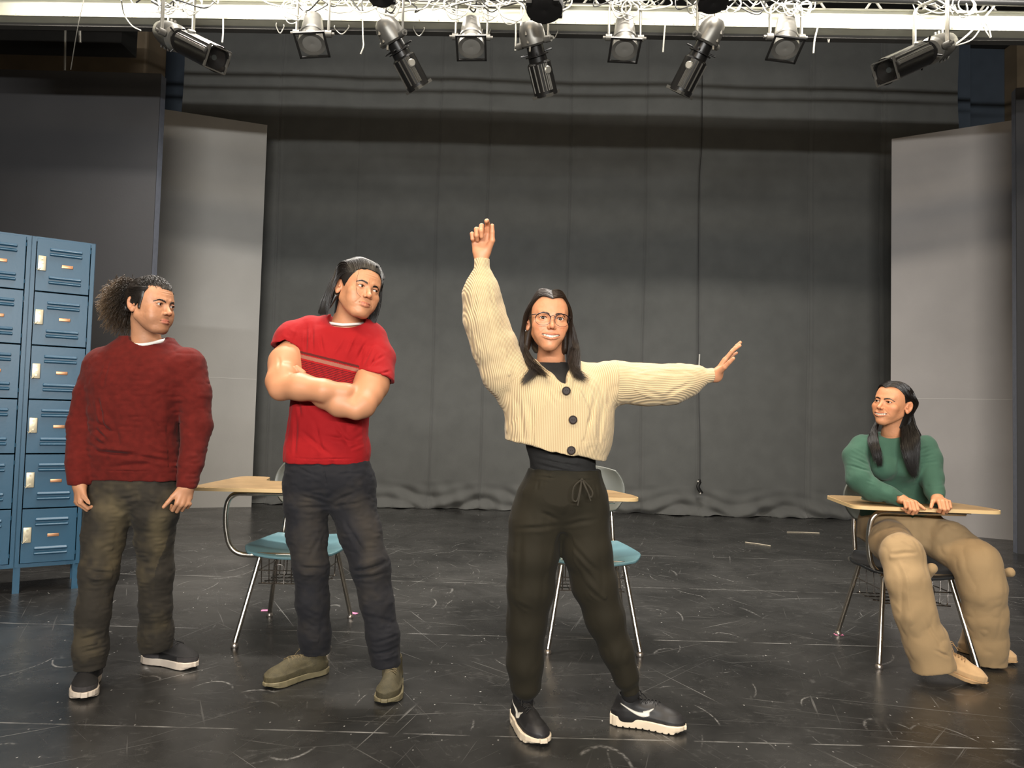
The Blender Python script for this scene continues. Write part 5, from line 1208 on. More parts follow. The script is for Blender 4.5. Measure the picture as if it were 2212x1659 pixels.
    # socks
    for hp, tp, c1, c2 in ((G(1118, 1549), G(1170, 1614), U(1136, 1480, 2.82), U(1136, 1502, 2.825)), (G(1322, 1562), G(1478, 1581), U(1356, 1470, 2.81), U(1361, 1494, 2.815))):
        d = (tp-hp).normalized(); o_ = hp+d*.060; sk_ = MB()
        sk_.tube(bez([c1, c2, (c2+Vector((o_.x, o_.y, .105)))/2, Vector((o_.x, o_.y, .095)), Vector((o_.x, o_.y, .06))], 4), [.0325]*4+[.0325]*4+[.031]*4+[.028]*5, 18); fin(sk_.build('sock', mat('black_sock', (.008, .007, .007, 1), .9), root), root)
    # hair: centre parted, straight, past the shoulders
    h = Vol((-.12, -.13, -.12), (.12, .14, .14), .0024, M_)
    h.add(P_ell((0, .016, .034), (.080, .100, .087))); h.add(P_cap((-.066, .02, .0), (-.074, .035, -.09), .032, .03, .6, (1, 0, 0)), .03); h.add(P_cap((.066, .02, .0), (.074, .035, -.09), .032, .03, .6, (1, 0, 0)), .03); h.add(P_cap((0, .07, .03), (0, .075, -.08), .06, .05), .03)
    h.sub(P_ell((0, -.120, -.018), (.064, .088, .092)), .006); h.sub(P_cap((0, -.02, -.09), (0, -.0, -.16), .056), .01); h.sub(P_box((0, -.10, -.08), (.13, .14, .12), .02), .01); h.sub(P_ell((-.088, .004, -.012), (.028, .022, .034)), .006)
    V, Q = h.mesh(1); pk = [(V, Q, np.zeros((len(V), 3)))]
    gs = []
    for e in np.linspace(0, 1, 7):
        gs.append([(-.0005, -.087+.120*e, .076+.034*math.sin(e*PI*.9)), (-.022, -.080+.118*e, .084+.034*math.sin(e*PI*.9)), (-.048, -.062+.11*e, .082+.026*math.sin(e*PI*.9)), (-.080, -.030+.085*e, .035), (-.091+.006*e, .008+.05*e, -.03), (-.092, .012+.045*e, -.09), (-.080, .0+.055*e, -.15)])
    pk.append(strands(gs, 2600, 30, .0006, .0028, .001, 4, .3, M_, 21)+(None,))
    gs = []
    for e in np.linspace(0, 1, 7):
        gs.append([(.0005, -.087+.120*e, .076+.034*math.sin(e*PI*.9)), (.022, -.080+.118*e, .084+.034*math.sin(e*PI*.9)), (.048, -.062+.11*e, .082+.026*math.sin(e*PI*.9)), (.080, -.036+.085*e, .035), (.086+.004*e, -.010+.06*e, -.03), (.092, -.006+.055*e, -.09), (.094, -.01+.055*e, -.15)])
    pk.append(strands(gs, 2600, 30, .0006, .0028, .001, 4, .3, M_, 22)+(None,))
    W_ = lambda *a: [tuple(U(x, y, Y)) for x, y, Y in a]
    g1 = [W_((1136, 690, 2.70), (1133, 740, 2.70), (1148, 775, 2.655), (1172, 800, 2.615), (1188, 815, 2.595)), W_((1134, 700, 2.71), (1131, 745, 2.71), (1140, 780, 2.665), (1160, 800, 2.625), (1180, 812, 2.60)),
          W_((1136, 700, 2.72), (1134, 745, 2.72), (1140, 778, 2.68), (1150, 795, 2.64), (1135, 815, 2.63), (1124, 826, 2.64)), W_((1138, 700, 2.72), (1136, 745, 2.72), (1145, 778, 2.67), (1158, 798, 2.63), (1140, 822, 2.615), (1128, 838, 2.61))]
    pk.append(strands(g1, 800, 20, .0008, .005, .002, 5, .2, None, 23, .2)+(None,))
    g2 = [W_((1232, 690, 2.70), (1236, 740, 2.70), (1232, 775, 2.66), (1234, 800, 2.63), (1240, 818, 2.61)), W_((1236, 700, 2.71), (1242, 745, 2.71), (1244, 775, 2.67), (1242, 800, 2.635), (1258, 816, 2.62), (1275, 826, 2.62)),
          W_((1236, 700, 2.73), (1246, 745, 2.73), (1250, 775, 2.69), (1246, 800, 2.64), (1236, 816, 2.62)), W_((1234, 700, 2.71), (1240, 745, 2.71), (1236, 780, 2.665), (1240, 800, 2.63), (1262, 812, 2.62), (1280, 820, 2.63))]
    pk.append(strands(g2, 800, 20, .0008, .0045, .002, 5, .2, None, 24, .2)+(None,))
    V, Q, _ = join([(a, b_, np.zeros((len(a), 3))) for a, b_, c in pk])
    fin(mesh_np('hair', V, Q, HAIRB, root), root)
    upm = mat('black_trainer', (1, 1, 1, 1), .55, attr='Col', noise=.1, nscale=80); solem = mat('cream_foam', rgb(222, 205, 180), .5); lacem = mat('black_lace', rgb(14, 13, 13), .8)
    def colr(Lc, L, mir):
        c = np.tile(np.array([.012, .011, .011]), (len(Lc), 1)); x, y, z = Lc[:, 0]/L, Lc[:, 1], Lc[:, 2]
        c[(x > .78) & (z < .062)] = (.020, .019, .020)
        # white curved tick on each side
        side = abs(y) > .018
        t = np.clip((x-.12)/.40, 0, 1); zc = .088-.026*t-.030*np.sin(PI*np.clip(t, 0, 1)**1.6)*.55; wd = .0015+.0075*np.clip(t, 0, 1)**1.3
        tick = np.clip((wd-abs(z-zc))/.002+.5, 0, 1)*side*np.clip((x-.12)/.02, 0, 1)*np.clip((.53-x)/.02, 0, 1)
        xx = np.clip((x-.44)/.135, 0, 1); hook = np.clip((.0085*(1-.9*xx)-abs(z-(.057+.020*xx**1.2)))/.002+.5, 0, 1)*side*(x > .44)*(x < .58)
        w_ = np.maximum(tick, hook)[:, None]; return c*(1-w_)+np.array([.72, .68, .60])*w_
    for hp, tp, sd in ((G(1118, 1549), G(1170, 1614), -1), (G(1322, 1562), G(1478, 1581), 1)):
        yw = math.atan2(tp.y-hp.y, tp.x-hp.x); r, Ms = shoe(root, (hp.x, hp.y, .002), yw, dict(side=sd, sole=.026, toe=.050, chunky=1, low=1, solem=solem, upm=upm, lacem=lacem, color=colr, toespring=1), L=.268, w=.97); fin(r, root)
    return root
woman_cardigan()
# ================================================================== 4: woman seated at the right-hand desk
def woman_green():
    root = empty('person', (1.9, 3.80, 0), 0, 'seated smiling person in a green sweater, beige trousers and long dark hair, gripping the desktop', 'person')
    hc = U(1928, 873, 3.64); M_ = head_frame(hc, -58, -6, 7, .95)
    prm = dict(smile=1.0, open=.0058, blush=.4, wid=.98, jaw=.94, nose=.92, fem=1, mw=.0345, ez=.0040, lash=.0007)
    sk, lp = rgb(200, 140, 102), rgb(176, 88, 74)
    nk = [(U(1932, 900, 3.67), .048), (U(1928, 935, 3.70), .050), (U(1928, 955, 3.72), .075)]
    V, Q, C, hv = make_head(M_, sk, lp, prm, nk); parts = [(V, Q, C)]
    # both fists close over the front edge of the desktop
    for (px, py, fx, sd, tdx, w0) in ((1956, 1084, .10, -1, .9, U(1946, 1078, 3.545)), (2018, 1086, -.10, 1, -.9, U(2024, 1077, 3.545))):
        lo = U(px-42, 1128, 3.5); hi = U(px+42, 1052, 3.5)
        v = Vol((lo.x, 3.36, lo.z), (hi.x, 3.64, hi.z), .0018)
        hand(v, w0, (fx, -1, -.12), (0, -.12, -1), sd, (.66, .68, .70, .72), .02, s=.86, thumbdir=((tdx*.62, -.75, -.10), (tdx*.5, -.55, -.45)), fr=1.08)
        v.add(P_cap(w0+Vector((-fx*.6, .07, .035)), w0, .025, .024), .015)
        V, Q = v.mesh(); parts.append((V, Q, tint(V, sk)))
    b = Vol(U(1780, 1475, 3.6)-Vector((0, .55, .0)), U(2230, 900, 3.6)+Vector((0, .5, .02)), .009)
    b.add(lofty([(1950, 1150, 3.84, 62, .10), (1935, 1080, 3.80, 48, .08), (1930, 1020, 3.74, 52, .085), (1929, 960, 3.72, 55, .07)]))
    b.limb([J(1862, 980, 3.71, 12), J(1862, 1040, 3.63, 12), J(1940, 1076, 3.55, 9)]); b.limb([J(2000, 985, 3.71, 12), J(2014, 1040, 3.64, 12), J(2024, 1074, 3.55, 10)])
    b.limb([J(1925, 1160, 3.82, 30), J(1952, 1205, 3.45, 24), J(2008, 1400, 3.42, 14)]); b.limb([J(2010, 1150, 3.84, 30), J(2120, 1235, 3.55, 24), J(2130, 1395, 3.72, 14)])
    b.add(P_cap(U(1928, 955, 3.72), U(1932, 905, 3.68), .045, .043), .02)
    V, Q = b.mesh(); parts.append((V, Q, tint(V, sk)))
    V, Q, C = join(parts); body = fin(mesh_np('body', V, Q, SKIN, root, col=C), root)
    eyeballs(M_, body, (-.05, -1, .0)); teeth(M_, body, prm)
    brows(M_, body, HAIR, [(.010, .0140), (.024, .0185), (.038, .0185), (.052, .0095)], hv, .0030, 220, .0006)
    # green sweater
    v = Vol(U(1790, 1150, 3.85)-Vector((0, .42, 0)), U(2075, 915, 3.7)+Vector((0, .22, 0)), .0038)
    v.add(lofty([(1942, 1128, 3.84, 80, .130), (1938, 1095, 3.82, 74, .120), (1934, 1050, 3.78, 66, .112), (1931, 1010, 3.745, 70, .115), (1929, 975, 3.73, 78, .105), (1928, 952, 3.72, 72, .085), (1928, 934, 3.71, 34, .065)], 2.3))
    v.add(P_ell(U(1908, 1010, 3.66), (.06, .06, .06)), .03); v.add(P_ell(U(1955, 1012, 3.66), (.06, .06, .06)), .03)
    v.limb([J(1862, 963, 3.72, 25), J(1847, 985, 3.70, 25), J(1856, 1035, 3.63, 26), J(1884, 1058, 3.60, 24), J(1918, 1068, 3.57, 19), J(1946, 1081, 3.55, 15)], .03, .015)
    v.limb([J(1998, 964, 3.72, 25), J(2008, 990, 3.69, 24), J(2013, 1035, 3.64, 24), J(2020, 1062, 3.59, 20), J(2024, 1080, 3.555, 16)], .03, .015)
    v.sub(P_cap(U(1929, 880, 3.68), U(1928, 930, 3.70), .048, .056), .005); v.sub(P_ell(U(1926, 932, 3.655), (.066, .075, .034)), .006)
    d = Vector((.10, -1, -.25)).normalized()
    for p_ in (U(1952, 1083, 3.54), U(2025, 1083, 3.54)): v.sub(P_box(p_+Vector((0, -.05, -.01)), (.082, .10, .075), 0), .003)
    folds(v, [(1838, 960, 1880, 985, 5, 6), (1842, 985, 1880, 1005, 5, 6), (1835, 1005, 1878, 1018, 4, 6), (1990, 975, 2026, 965, 5, 6), (1992, 990, 2030, 982, 5, 6), (1990, 1005, 2032, 998, 4, 6), (1986, 960, 1984, 1005, 4, 5), (1880, 960, 1886, 1020, 4, 6), (1862, 1035, 1885, 1045, 5, 5), (1875, 1050, 1935, 1085, 3, 6), (1925, 950, 1932, 985, -3, 6), (1945, 985, 1935, 1010, -3, 7), (1905, 1050, 1900, 1100, 4, 9),
              (1860, 1090, 1900, 1110, 4, 8), (1985, 1015, 1992, 1060, 5, 6), (2000, 1050, 2035, 1045, 3, 6), (1885, 1075, 1930, 1095, 3, 7), (1950, 1040, 1960, 1100, 3, 9)], 3.60)
    v.disp(wr(.003, 12, 1, 1, 43)); v.disp(wr(.0036, 26, 1, .8, 45, True)); V, Q = v.mesh(1)
    fin(mesh_np('sweater', V, Q, knit_mat('green_knit', rgb(62, 94, 78), .85, bump=.3, scale=300, var=.18, sheen=.10), root), root)
    # beige trousers, wide legs
    v = Vol(U(1820, 1475, 3.7)-Vector((0, .65, .03)), U(2235, 1085, 3.8)+Vector((0, .30, 0)), .0044)
    v.add(P_ell(U(1945, 1150, 3.86), (.20, .17, .115)), .0); v.add(lofty([(1945, 1165, 3.85, 84, .15), (1944, 1130, 3.84, 84, .142), (1943, 1105, 3.83, 78, .125)], 2.4), .03)
    v.limb([J(1912, 1155, 3.80, 38), J(1925, 1172, 3.65, 42), J(1950, 1200, 3.47, 42), J(1960, 1255, 3.42, 42), J(1976, 1320, 3.41, 41), J(2000, 1385, 3.42, 43), J(2016, 1436, 3.42, 45)], .04, .035, .85, (0, 1, 0))
    v.limb([J(2000, 1150, 3.82, 38), J(2050, 1172, 3.70, 44), J(2110, 1218, 3.58, 47), J(2124, 1270, 3.57, 45), J(2128, 1330, 3.60, 42), J(2132, 1385, 3.64, 40), J(2135, 1425, 3.66, 36)], .04, .035, .85, (0, 1, 0))
    # turned-out pockets
    for a, b_ in ((U(1998, 1246, 3.52), U(2012, 1228, 3.48)), (U(2165, 1240, 3.62), U(2182, 1236, 3.58))):
        v.add(P_cap(a, b_, .022, .024), .018); v.sub(P_cap(b_+Vector((-.004, -.035, .020)), b_+Vector((.006, -.035, -.006)), .012), .010)
    v.sub(P_box(U(2016, 1445, 3.42)+Vector((0, 0, -.055)), (.3, .4, .10), 0, Matrix.Rotation(-.16, 3, 'Y')), .003)
    v.sub(P_box(U(2137, 1432, 3.66)+Vector((0, 0, -.055)), (.3, .4, .10), 0, Matrix.Rotation(.0, 3, 'Y')), .003)
    folds(v, [(1980, 1150, 2040, 1130, 5, 6), (1985, 1162, 2055, 1148, 5, 6), (1990, 1175, 2040, 1165, 4, 6), (1960, 1130, 1970, 1165, 3, 5), (1930, 1150, 1990, 1180, 6, 7), (1985, 1160, 2000, 1200, 6, 7), (1910, 1205, 1990, 1195, 5, 8), (1915, 1218, 1950, 1205, -4, 7), (1945, 1200, 1955, 1420, 3, 8), (1950, 1200, 1968, 1380, -4, 6), (1925, 1290, 1945, 1330, 4, 6), (1932, 1320, 1950, 1370, 4, 6), (1990, 1330, 2030, 1400, 4, 9), (2010, 1400, 2050, 1420, 5, 7),
              (2060, 1262, 2120, 1262, 7, 8), (2070, 1272, 2140, 1250, 4, 7), (2100, 1330, 2135, 1270, 5, 8), (2150, 1260, 2160, 1380, 4, 8), (2090, 1360, 2120, 1400, 4, 8), (2030, 1190, 2090, 1245, 3, 10), (1905, 1130, 1940, 1140, 3, 5), (1870, 1150, 1895, 1190, 3, 9), (2140, 1240, 2120, 1260, 4, 6), (1885, 1132, 1950, 1118, 2.5, 3)], 3.36)
    v.disp(wr(.004, 10, 1, .8, 53)); v.disp(wr(.0042, 26, 1, .7, 55, True)); V, Q = v.mesh(1)
    fin(mesh_np('trousers', V, Q, knit_mat('beige_corduroy', rgb(164, 138, 102), .85, bump=.25, scale=420, var=.14, sheen=.08), root), root)
    # long straight hair, half tied back
    h = Vol((-.12, -.13, -.12), (.12, .14, .14), .0026, M_)
    h.add(P_ell((0, .016, .036), (.080, .101, .087))); h.add(P_cap((0, .06, .03), (0, .075, -.10), .066, .048), .03)
    h.sub(P_ell((0, -.120, -.018), (.065, .086, .092)), .006); h.sub(P_cap((0, -.02, -.09), (0, -.0, -.16), .05), .01); h.sub(P_box((0, -.09, -.08), (.18, .14, .12), .02), .01)
    for sx in (-1, 1): h.sub(P_ell((sx*.086, .010, -.012), (.026, .022, .034)), .006)
    V, Q = h.mesh(1); pk = [(V, Q)]
    for sg in (-1, 1):
        gs = []
        for e in np.linspace(0, 1, 7):
            gs.append([(sg*.0005, -.087+.120*e, .076+.034*math.sin(e*PI*.9)), (sg*.022, -.080+.118*e, .084+.033*math.sin(e*PI*.9)), (sg*.052, -.058+.11*e, .080+.022*math.sin(e*PI*.9)), (sg*.078, -.020+.09*e, .045), (sg*.076, .045+.05*e, .02), (sg*.055, .085+.015*e, -.03), (sg*.045, .09, -.09)])
        pk.append(strands(gs, 1500, 22, .0008, .0025, .001, 4, .3, M_, 31+sg))
    W_ = lambda *a: [tuple(U(x, y, Y)) for x, y, Y in a]
    g = [W_((1953, 885, 3.68), (1948, 930, 3.63), (1950, 970, 3.58), (1962, 1010, 3.565), (1976, 1034, 3.56)), W_((1960, 885, 3.70), (1960, 930, 3.64), (1966, 972, 3.59), (1974, 1010, 3.58), (1982, 1030, 3.575)),
         W_((1966, 880, 3.72), (1972, 920, 3.67), (1982, 948, 3.63), (1982, 985, 3.62), (1980, 1010, 3.60)), W_((1968, 880, 3.74), (1976, 915, 3.76), (1986, 940, 3.78), (1990, 960, 3.80), (1988, 985, 3.84))]
    pk.append(strands(g, 1600, 20, .0009, .005, .002, 4, .25, None, 34, .15))
    g = [W_((1898, 905, 3.69), (1886, 930, 3.66), (1886, 960, 3.61), (1892, 985, 3.59), (1898, 1008, 3.59)), W_((1902, 900, 3.71), (1893, 930, 3.67), (1896, 960, 3.61), (1902, 985, 3.59), (1904, 1008, 3.59)), W_((1900, 900, 3.73), (1884, 930, 3.70), (1876, 950, 3.66), (1884, 975, 3.62), (1890, 1000, 3.60))]
    pk.append(strands(g, 1000, 20, .0009, .004, .002, 4, .25, None, 35, .15))
    V, Q, _ = join([(a, b_, np.zeros((len(a), 3))) for a, b_ in pk]); fin(mesh_np('hair', V, Q, HAIR, root), root)
    # tan suede shoes, near one tipped onto its toe
    upm = mat('tan_suede', rgb(196, 160, 116), .9, noise=.15, nscale=40, sheen=.2); solem = mat('tan_sole', rgb(180, 146, 104), .7, noise=.1); lacem = mat('tan_lace', rgb(170, 136, 96), .8)
    st = dict(solem=solem, upm=upm, lacem=lacem, sole=.018, toe=.052, toespring=1, seams=[((.16, -.06, .02), (.19, -.04, .08), .003)])
    tp = G(2128, 1484); hp = G(2040, 1462); yw = math.atan2(tp.y-hp.y, tp.x-hp.x)
    tipx, tipy = tp.x, tp.y; Ls = .265; pit = .20; hx = tipx-math.cos(yw)*Ls*math.cos(pit); hy = tipy-math.sin(yw)*Ls*math.cos(pit)
    r, Ms = shoe(root, (hx, hy, .004+Ls*math.sin(pit)), yw, dict(st, side=-1), L=Ls, pitch=pit, w=1.0); fin(r, root)
    tp = G(2192, 1436); hp = G(2120, 1420); yw = math.atan2(tp.y-hp.y, tp.x-hp.x)-.15
    r, Ms = shoe(root, (tp.x-math.cos(yw)*.255, tp.y-math.sin(yw)*.255, .002), yw, dict(st, side=1), L=.262, w=1.0); fin(r, root)
    return root
woman_green()
# ------------------------------------------------------------------ school desks with fixed seats
chrome = mat('chrome_tube', rgb(225, 218, 206), .26, 1.0, noise=.15, nscale=30)
wood = mat('laminate_top', rgb(170, 140, 100), .45, noise=.35, nscale=9); edgem = mat('cream_edge', rgb(214, 184, 134), .45)
seatm = mat('blue_seat', rgb(98, 134, 142), .38, noise=.12, nscale=8); backm = mat('grey_back', rgb(96, 100, 96), .35); steelw = mat('wire_steel', rgb(180, 172, 165), .25, 1.0)
seatk = mat('black_seat', rgb(34, 36, 38), .4)
def shell(fn, nu, nv, th):
    """curved plate from fn(u,v)->(x,y,z)"""
    V = np.array([[fn(u, v) for v in np.linspace(0, 1, nv)] for u in np.linspace(0, 1, nu)])
    i = np.arange(nu*(nv-1)); Q = []
    for a in range(nu-1):
        for b in range(nv-1): Q.append((a*nv+b, (a+1)*nv+b, (a+1)*nv+b+1, a*nv+b+1))
    return V.reshape(-1, 3), Q
def desk(loc, rz, label, seat_mat=seatm, xl=-.46, xr=.22, prong=.26):
    """front of the seat faces -Y; the arm with the desktop is on the -X side"""
    r = empty('school_desk', loc, rz, label, 'desk')
    # seat pan: rounded, slightly dished
    def se(u, v):
        a = (u-.5)*2; b = (v-.5)*2; x = a*math.sqrt(1-b*b/2.3)*.255; y = b*math.sqrt(1-a*a/2.6)*.245
        return (x*(1-.10*b), y-.005, .452-.018*math.exp(-(a*a+b*b)*1.5)+.012*a*a-.020*max(0, -b-.55)*2+.02*max(0, b)**2)
    V, Q = shell(se, 25, 25, .012); o = mesh_np('seat', V, Q, seat_mat, r); s = o.modifiers.new('t', 'SOLIDIFY'); s.thickness = .014; s.offset = -1; bv = o.modifiers.new('b', 'BEVEL'); bv.width = .004; bv.segments = 2
    def ba(u, v):
        a = (u-.5)*2; b = (v-.5)*2; x = a*math.sqrt(1-b*b/2.3)*.215; z = b*math.sqrt(1-a*a/2.6)*.135
        return (x, .272-.05*a*a+.03*(1-z/.135)*.5*0+z*.18, .755+z)
    V, Q = shell(ba, 21, 15, .012); o = mesh_np('backrest', V, Q, backm, r); s = o.modifiers.new('t', 'SOLIDIFY'); s.thickness = .012; bv = o.modifiers.new('b', 'BEVEL'); bv.width = .004; bv.segments = 2
    R = .0125
    for sx in (-1, 1):
        for fy, sy in ((-1, -.22), (1, .20)):
            m = MB(); top = (sx*.155, sy*.72, .432); ft = (sx*.225, (-.285 if fy < 0 else .27), .022)
            m.tube([top, ft], R, 12); leg = m.build('leg', chrome, r)
            f = MB(); f.lathe([(0, .0), (0, .017), (.006, .019), (.014, .017), (.020, .013), (.024, 0)], (ft[0], ft[1], 0), (0, 0, 1), 16); f.build('glide', mat('glide', rgb(190, 180, 170), .3, .9), leg)
    # seat frame, uprights of the backrest
    m = MB(); m.tube(roundpath([(-.19, -.20, .430), (.19, -.20, .430), (.19, .20, .430), (-.19, .20, .430)], .05)+[Vector((-.19, .1, .430))], R, 10)
    m.tube([(-.19, .2, .43), (-.19, -.1, .43)], R, 10)
    m.build('seat_frame', chrome, r)
    for sx in (-1, 1):
        m = MB(); m.tube(roundpath([(sx*.155, .05, .425), (sx*.155, .215, .43), (sx*.150, .262, .60), (sx*.125, .290, .80)], .06), R, 12); m.build('back_upright', chrome, r)
    # arm that carries the desktop
    X0, X1, Y0, Y1, ZT = xl, xr, -.36, .06, .765
    m = MB()
    m.tube(roundpath([(.15, -.16, .422), (X0+.155, -.17, .422), (X0+.125, -.19, .60), (X0+.145, -.20, ZT-.032), (X1-.10, -.20, ZT-.026)], .085, 10), R*1.05, 12)
    m.tube(roundpath([(.15, .02, .422), (X0+.20, .02, .422)], .06), R*.9, 10)
    m.tube([(X0+.30, -.20, ZT-.026), (X0+.24, .03, ZT-.022)], R*.8, 8); m.box((X1-.14, -.16, ZT-.024), (.16, .03, .014)); m.box((X0+.22, -.10, ZT-.022), (.20, .03, .012))
    m.build('support_arm', chrome, r)
    # desktop outline: a wide board narrowing to an arm rest behind
    def rr(pts, rad, n=6):
        return [(p.x, p.y) for p in roundpath([((Vector(pts[0])+Vector(pts[-1]))/2)]+[Vector(q) for q in pts]+[((Vector(pts[0])+Vector(pts[-1]))/2)], rad, n)[:-1]]
    out = rr([(X0, Y0, 0), (X1, Y0, 0), (X1, Y0+.13, 0), (X1-.10, Y1, 0), (X0+.24, Y1, 0), (X0+.20, Y1+prong, 0), (X0+.03, Y1+prong, 0)], .07)
    m = MB(); m.prism(out, ZT-.008, ZT+.008); top = m.build('desktop', edgem, r)
    cx = sum(p[0] for p in out)/len(out); cy = sum(p[1] for p in out)/len(out)
    m = MB(); m.prism([(cx+(x-cx)*.985, cy+(y-cy)*.98) for x, y in out], ZT+.008, ZT+.0092); m.build('laminate', wood, top)
    # pencil ledge
    # wire book basket
    m = MB(); w = .0028
    xs = np.linspace(-.15, .15, 9)
    for x in xs: m.tube(roundpath([(x, -.16, .40), (x, -.15, .275), (x, .17, .255), (x, .18, .42)], .02, 4), w, 6)
    for y, z in ((-.158, .345), (-.15, .278), (-.05, .269), (.06, .262), (.168, .256)): m.tube([(-.165, y, z), (.165, y, z)], w*1.2, 6)
    m.tube(roundpath([(-.165, -.158, .345), (-.165, .17, .335)], .02), w*1.2, 6); m.tube(roundpath([(.165, -.158, .345), (.165, .17, .335)], .02), w*1.2, 6)
    for x in (-.06, .06): m.tube(roundpath([(x-.025, -.157, .275), (x-.025, -.157, .375), (x+.025, -.157, .375), (x+.025, -.157, .275)], .025, 5), w, 6)
    m.build('book_basket', steelw, r)
    return r
fa = (G(505, 1397)); desk((fa.x+.225, fa.y+.285, 0), 0.02, 'chrome and blue student desk behind the person in the bright red t-shirt')
fb = G(1190, 1410); fb2 = G(1376, 1420); desk(((fb.x+fb2.x)/2, (fb.y+fb2.y)/2+.285, 0), 0.0, 'chrome and blue student desk behind the person in the cream cardigan', xl=-.33, xr=.20)
fc = G(1923, 1450); fc2 = G(2115, 1450); desk(((fc.x+fc2.x)/2-.005, (fc.y+fc2.y)/2+.285, 0), -.09, 'chrome student desk with a dark seat, the green-sweatered person sits in it', seatk, -.37, .31, .10)
# pink spike-mark tape on the floor beside the desk feet
pink = mat('pink_tape', rgb(226, 130, 170), .6)
for px, py, a, lb in ((573, 1319, .2, 'pink tape mark by the rear foot of the desk behind the red t-shirt'), (764, 1325, -.5, 'pink tape mark right of the red t-shirt wearer, by a desk foot'), (1812, 1371, 0, 'pink tape mark left of the seated person, by a desk foot')):
    p = G(px, py); o = MB().box((p.x, p.y, .0012), (.045, .03, .0016), Matrix.Rotation(a, 3, 'Z')).build('tape_mark', pink, smooth=False); tag(o, lb, 'tape', 'pink tape marks at the desk feet')
# scraps of pale tape on the floor
whs = mat('pale_tape', rgb(190, 180, 160), .7)
for a, b, lb in (((1610, 1172), (1665, 1180), 'thin pale tape scrap on the floor, left of the two in front of the curtain'), ((1700, 1150), (1770, 1152), 'thin pale tape scrap on the floor, right one in front of the curtain')):
    p, q = G(*a), G(*b); m = MB(); m.tube([p+Vector((0, 0, .003)), (p+q)/2+Vector((0, .02, .003)), q+Vector((0, 0, .003))], .005, 5); tag(m.build('tape_scrap', whs), lb, 'tape')
# ------------------------------------------------------------------ lockers
def lockers():
    lb = mat('locker_blue', rgb(38, 80, 106), .38, noise=.10, nscale=3, bump=.03, bscale=60); hl = mat('locker_handle', rgb(196, 186, 160), .35, .5); dk = mat('slot', rgb(20, 30, 36), .8); cop = mat('number_plate', rgb(190, 140, 104), .35, .7)
    pr = G(157, 1272); pl = G(32, 1283); d = (pr-pl).normalized(); W_ = .300; ang = math.atan2(d.y, d.x)
    r = empty('locker_bank', pr[:], ang, 'bank of blue metal lockers behind the curly-haired person', 'locker')
    top = U(198, 527, pr.y+.02).z; zb = .155; D_ = .38
    hgt = (top-zb-.03)/6
    # local frame: x to the right, y to the back, right front corner at 0
    for c in range(3):
        x1 = -.0-c*(W_+.045)+.03; x0 = x1-W_-.045
        m = MB(); z0, z1 = zb, top; t = .0015
        m.box((x0+.012, .008, (z0+z1)/2), (.024, .016, z1-z0)); m.box((x1-.012, .008, (z0+z1)/2), (.024, .016, z1-z0)); m.box(((x0+x1)/2, .008, z1-.015), (x1-x0, .0159, .03)); m.box(((x0+x1)/2, .008, z0+.012), (x1-x0, .0159, .024))
        m.box((x0+t, D_/2, (z0+z1)/2), (.003, D_, z1-z0-.001)); m.box((x1-t, D_/2, (z0+z1)/2), (.003, D_, z1-z0-.001)); m.box(((x0+x1)/2, D_/2, z1-.002), (x1-x0-.001, D_, .003)); m.box(((x0+x1)/2, D_/2, z0+.002), (x1-x0-.001, D_, .003)); m.box(((x0+x1)/2, D_, (z0+z1)/2), (x1-x0, .003, z1-z0))
        m.build('locker_body', lb, r, smooth=False)
        if c == 0:
            for xx in (x0+.015, x1-.02):
                for yy in (.02, D_-.03): MB().box((xx, yy, zb/2), (.036 if yy < .1 else .03, .032, zb)).build('leg', lb, r, smooth=False)
        else:
            for yy in (.02, D_-.03): MB().box((x0+.0, yy, zb/2), (.05, .032, zb)).build('leg', lb, r, smooth=False)
        xa, xb = x0+.027, x1-.027; xc = (xa+xb)/2; w = xb-xa
        for k in range(6):
            za = zb+.026+k*hgt; zt = za+hgt-.006; zc = (za+zt)/2
            m = MB(); m.box((xc, -.002, zc), (w-.004, .014, hgt-.008), bev=.002)
            for s_ in (-1, 1):
                for q in (0, 1):
                    zz = zc+s_*.088+(-.018 if q else .012)
                    m.box((xc+.012, -.0125, zz), (w*.60, .020, .012), Matrix.Rotation(.75, 3, 'X'), bev=.004)
            door = m.build('door', lb, r, smooth=False)
            h = MB(); hx = xa+.032; h.box((hx, -.014, zc+.008), (.042, .016, .092), bev=.003); h.cyl((hx, -.02, zc+.012), (hx, -.026, zc+.012), .008, n=14); h.box((hx, -.024, zc+.036), (.010, .006, .012)); h.box((hx, -.024, zc-.018), (.010, .006, .010))
            h.tube([(hx-.004, -.020, zc-.020), (hx-.022, -.030, zc-.040), (hx-.026, -.030, zc-.028)], .0022, 5); h.build('handle', hl, door)
            n = MB(); n.box((xc+.022, -.011, zc+.001), (.062, .006, .020), bev=.003); n.build('number_plate', cop, door)
            for zz in (zt-.05, za+.05): MB().cyl((xb-.001, -.010, zz-.012), (xb-.001, -.010, zz+.012), .003, n=8).build('hinge', lb, door)
    return r
lockers()
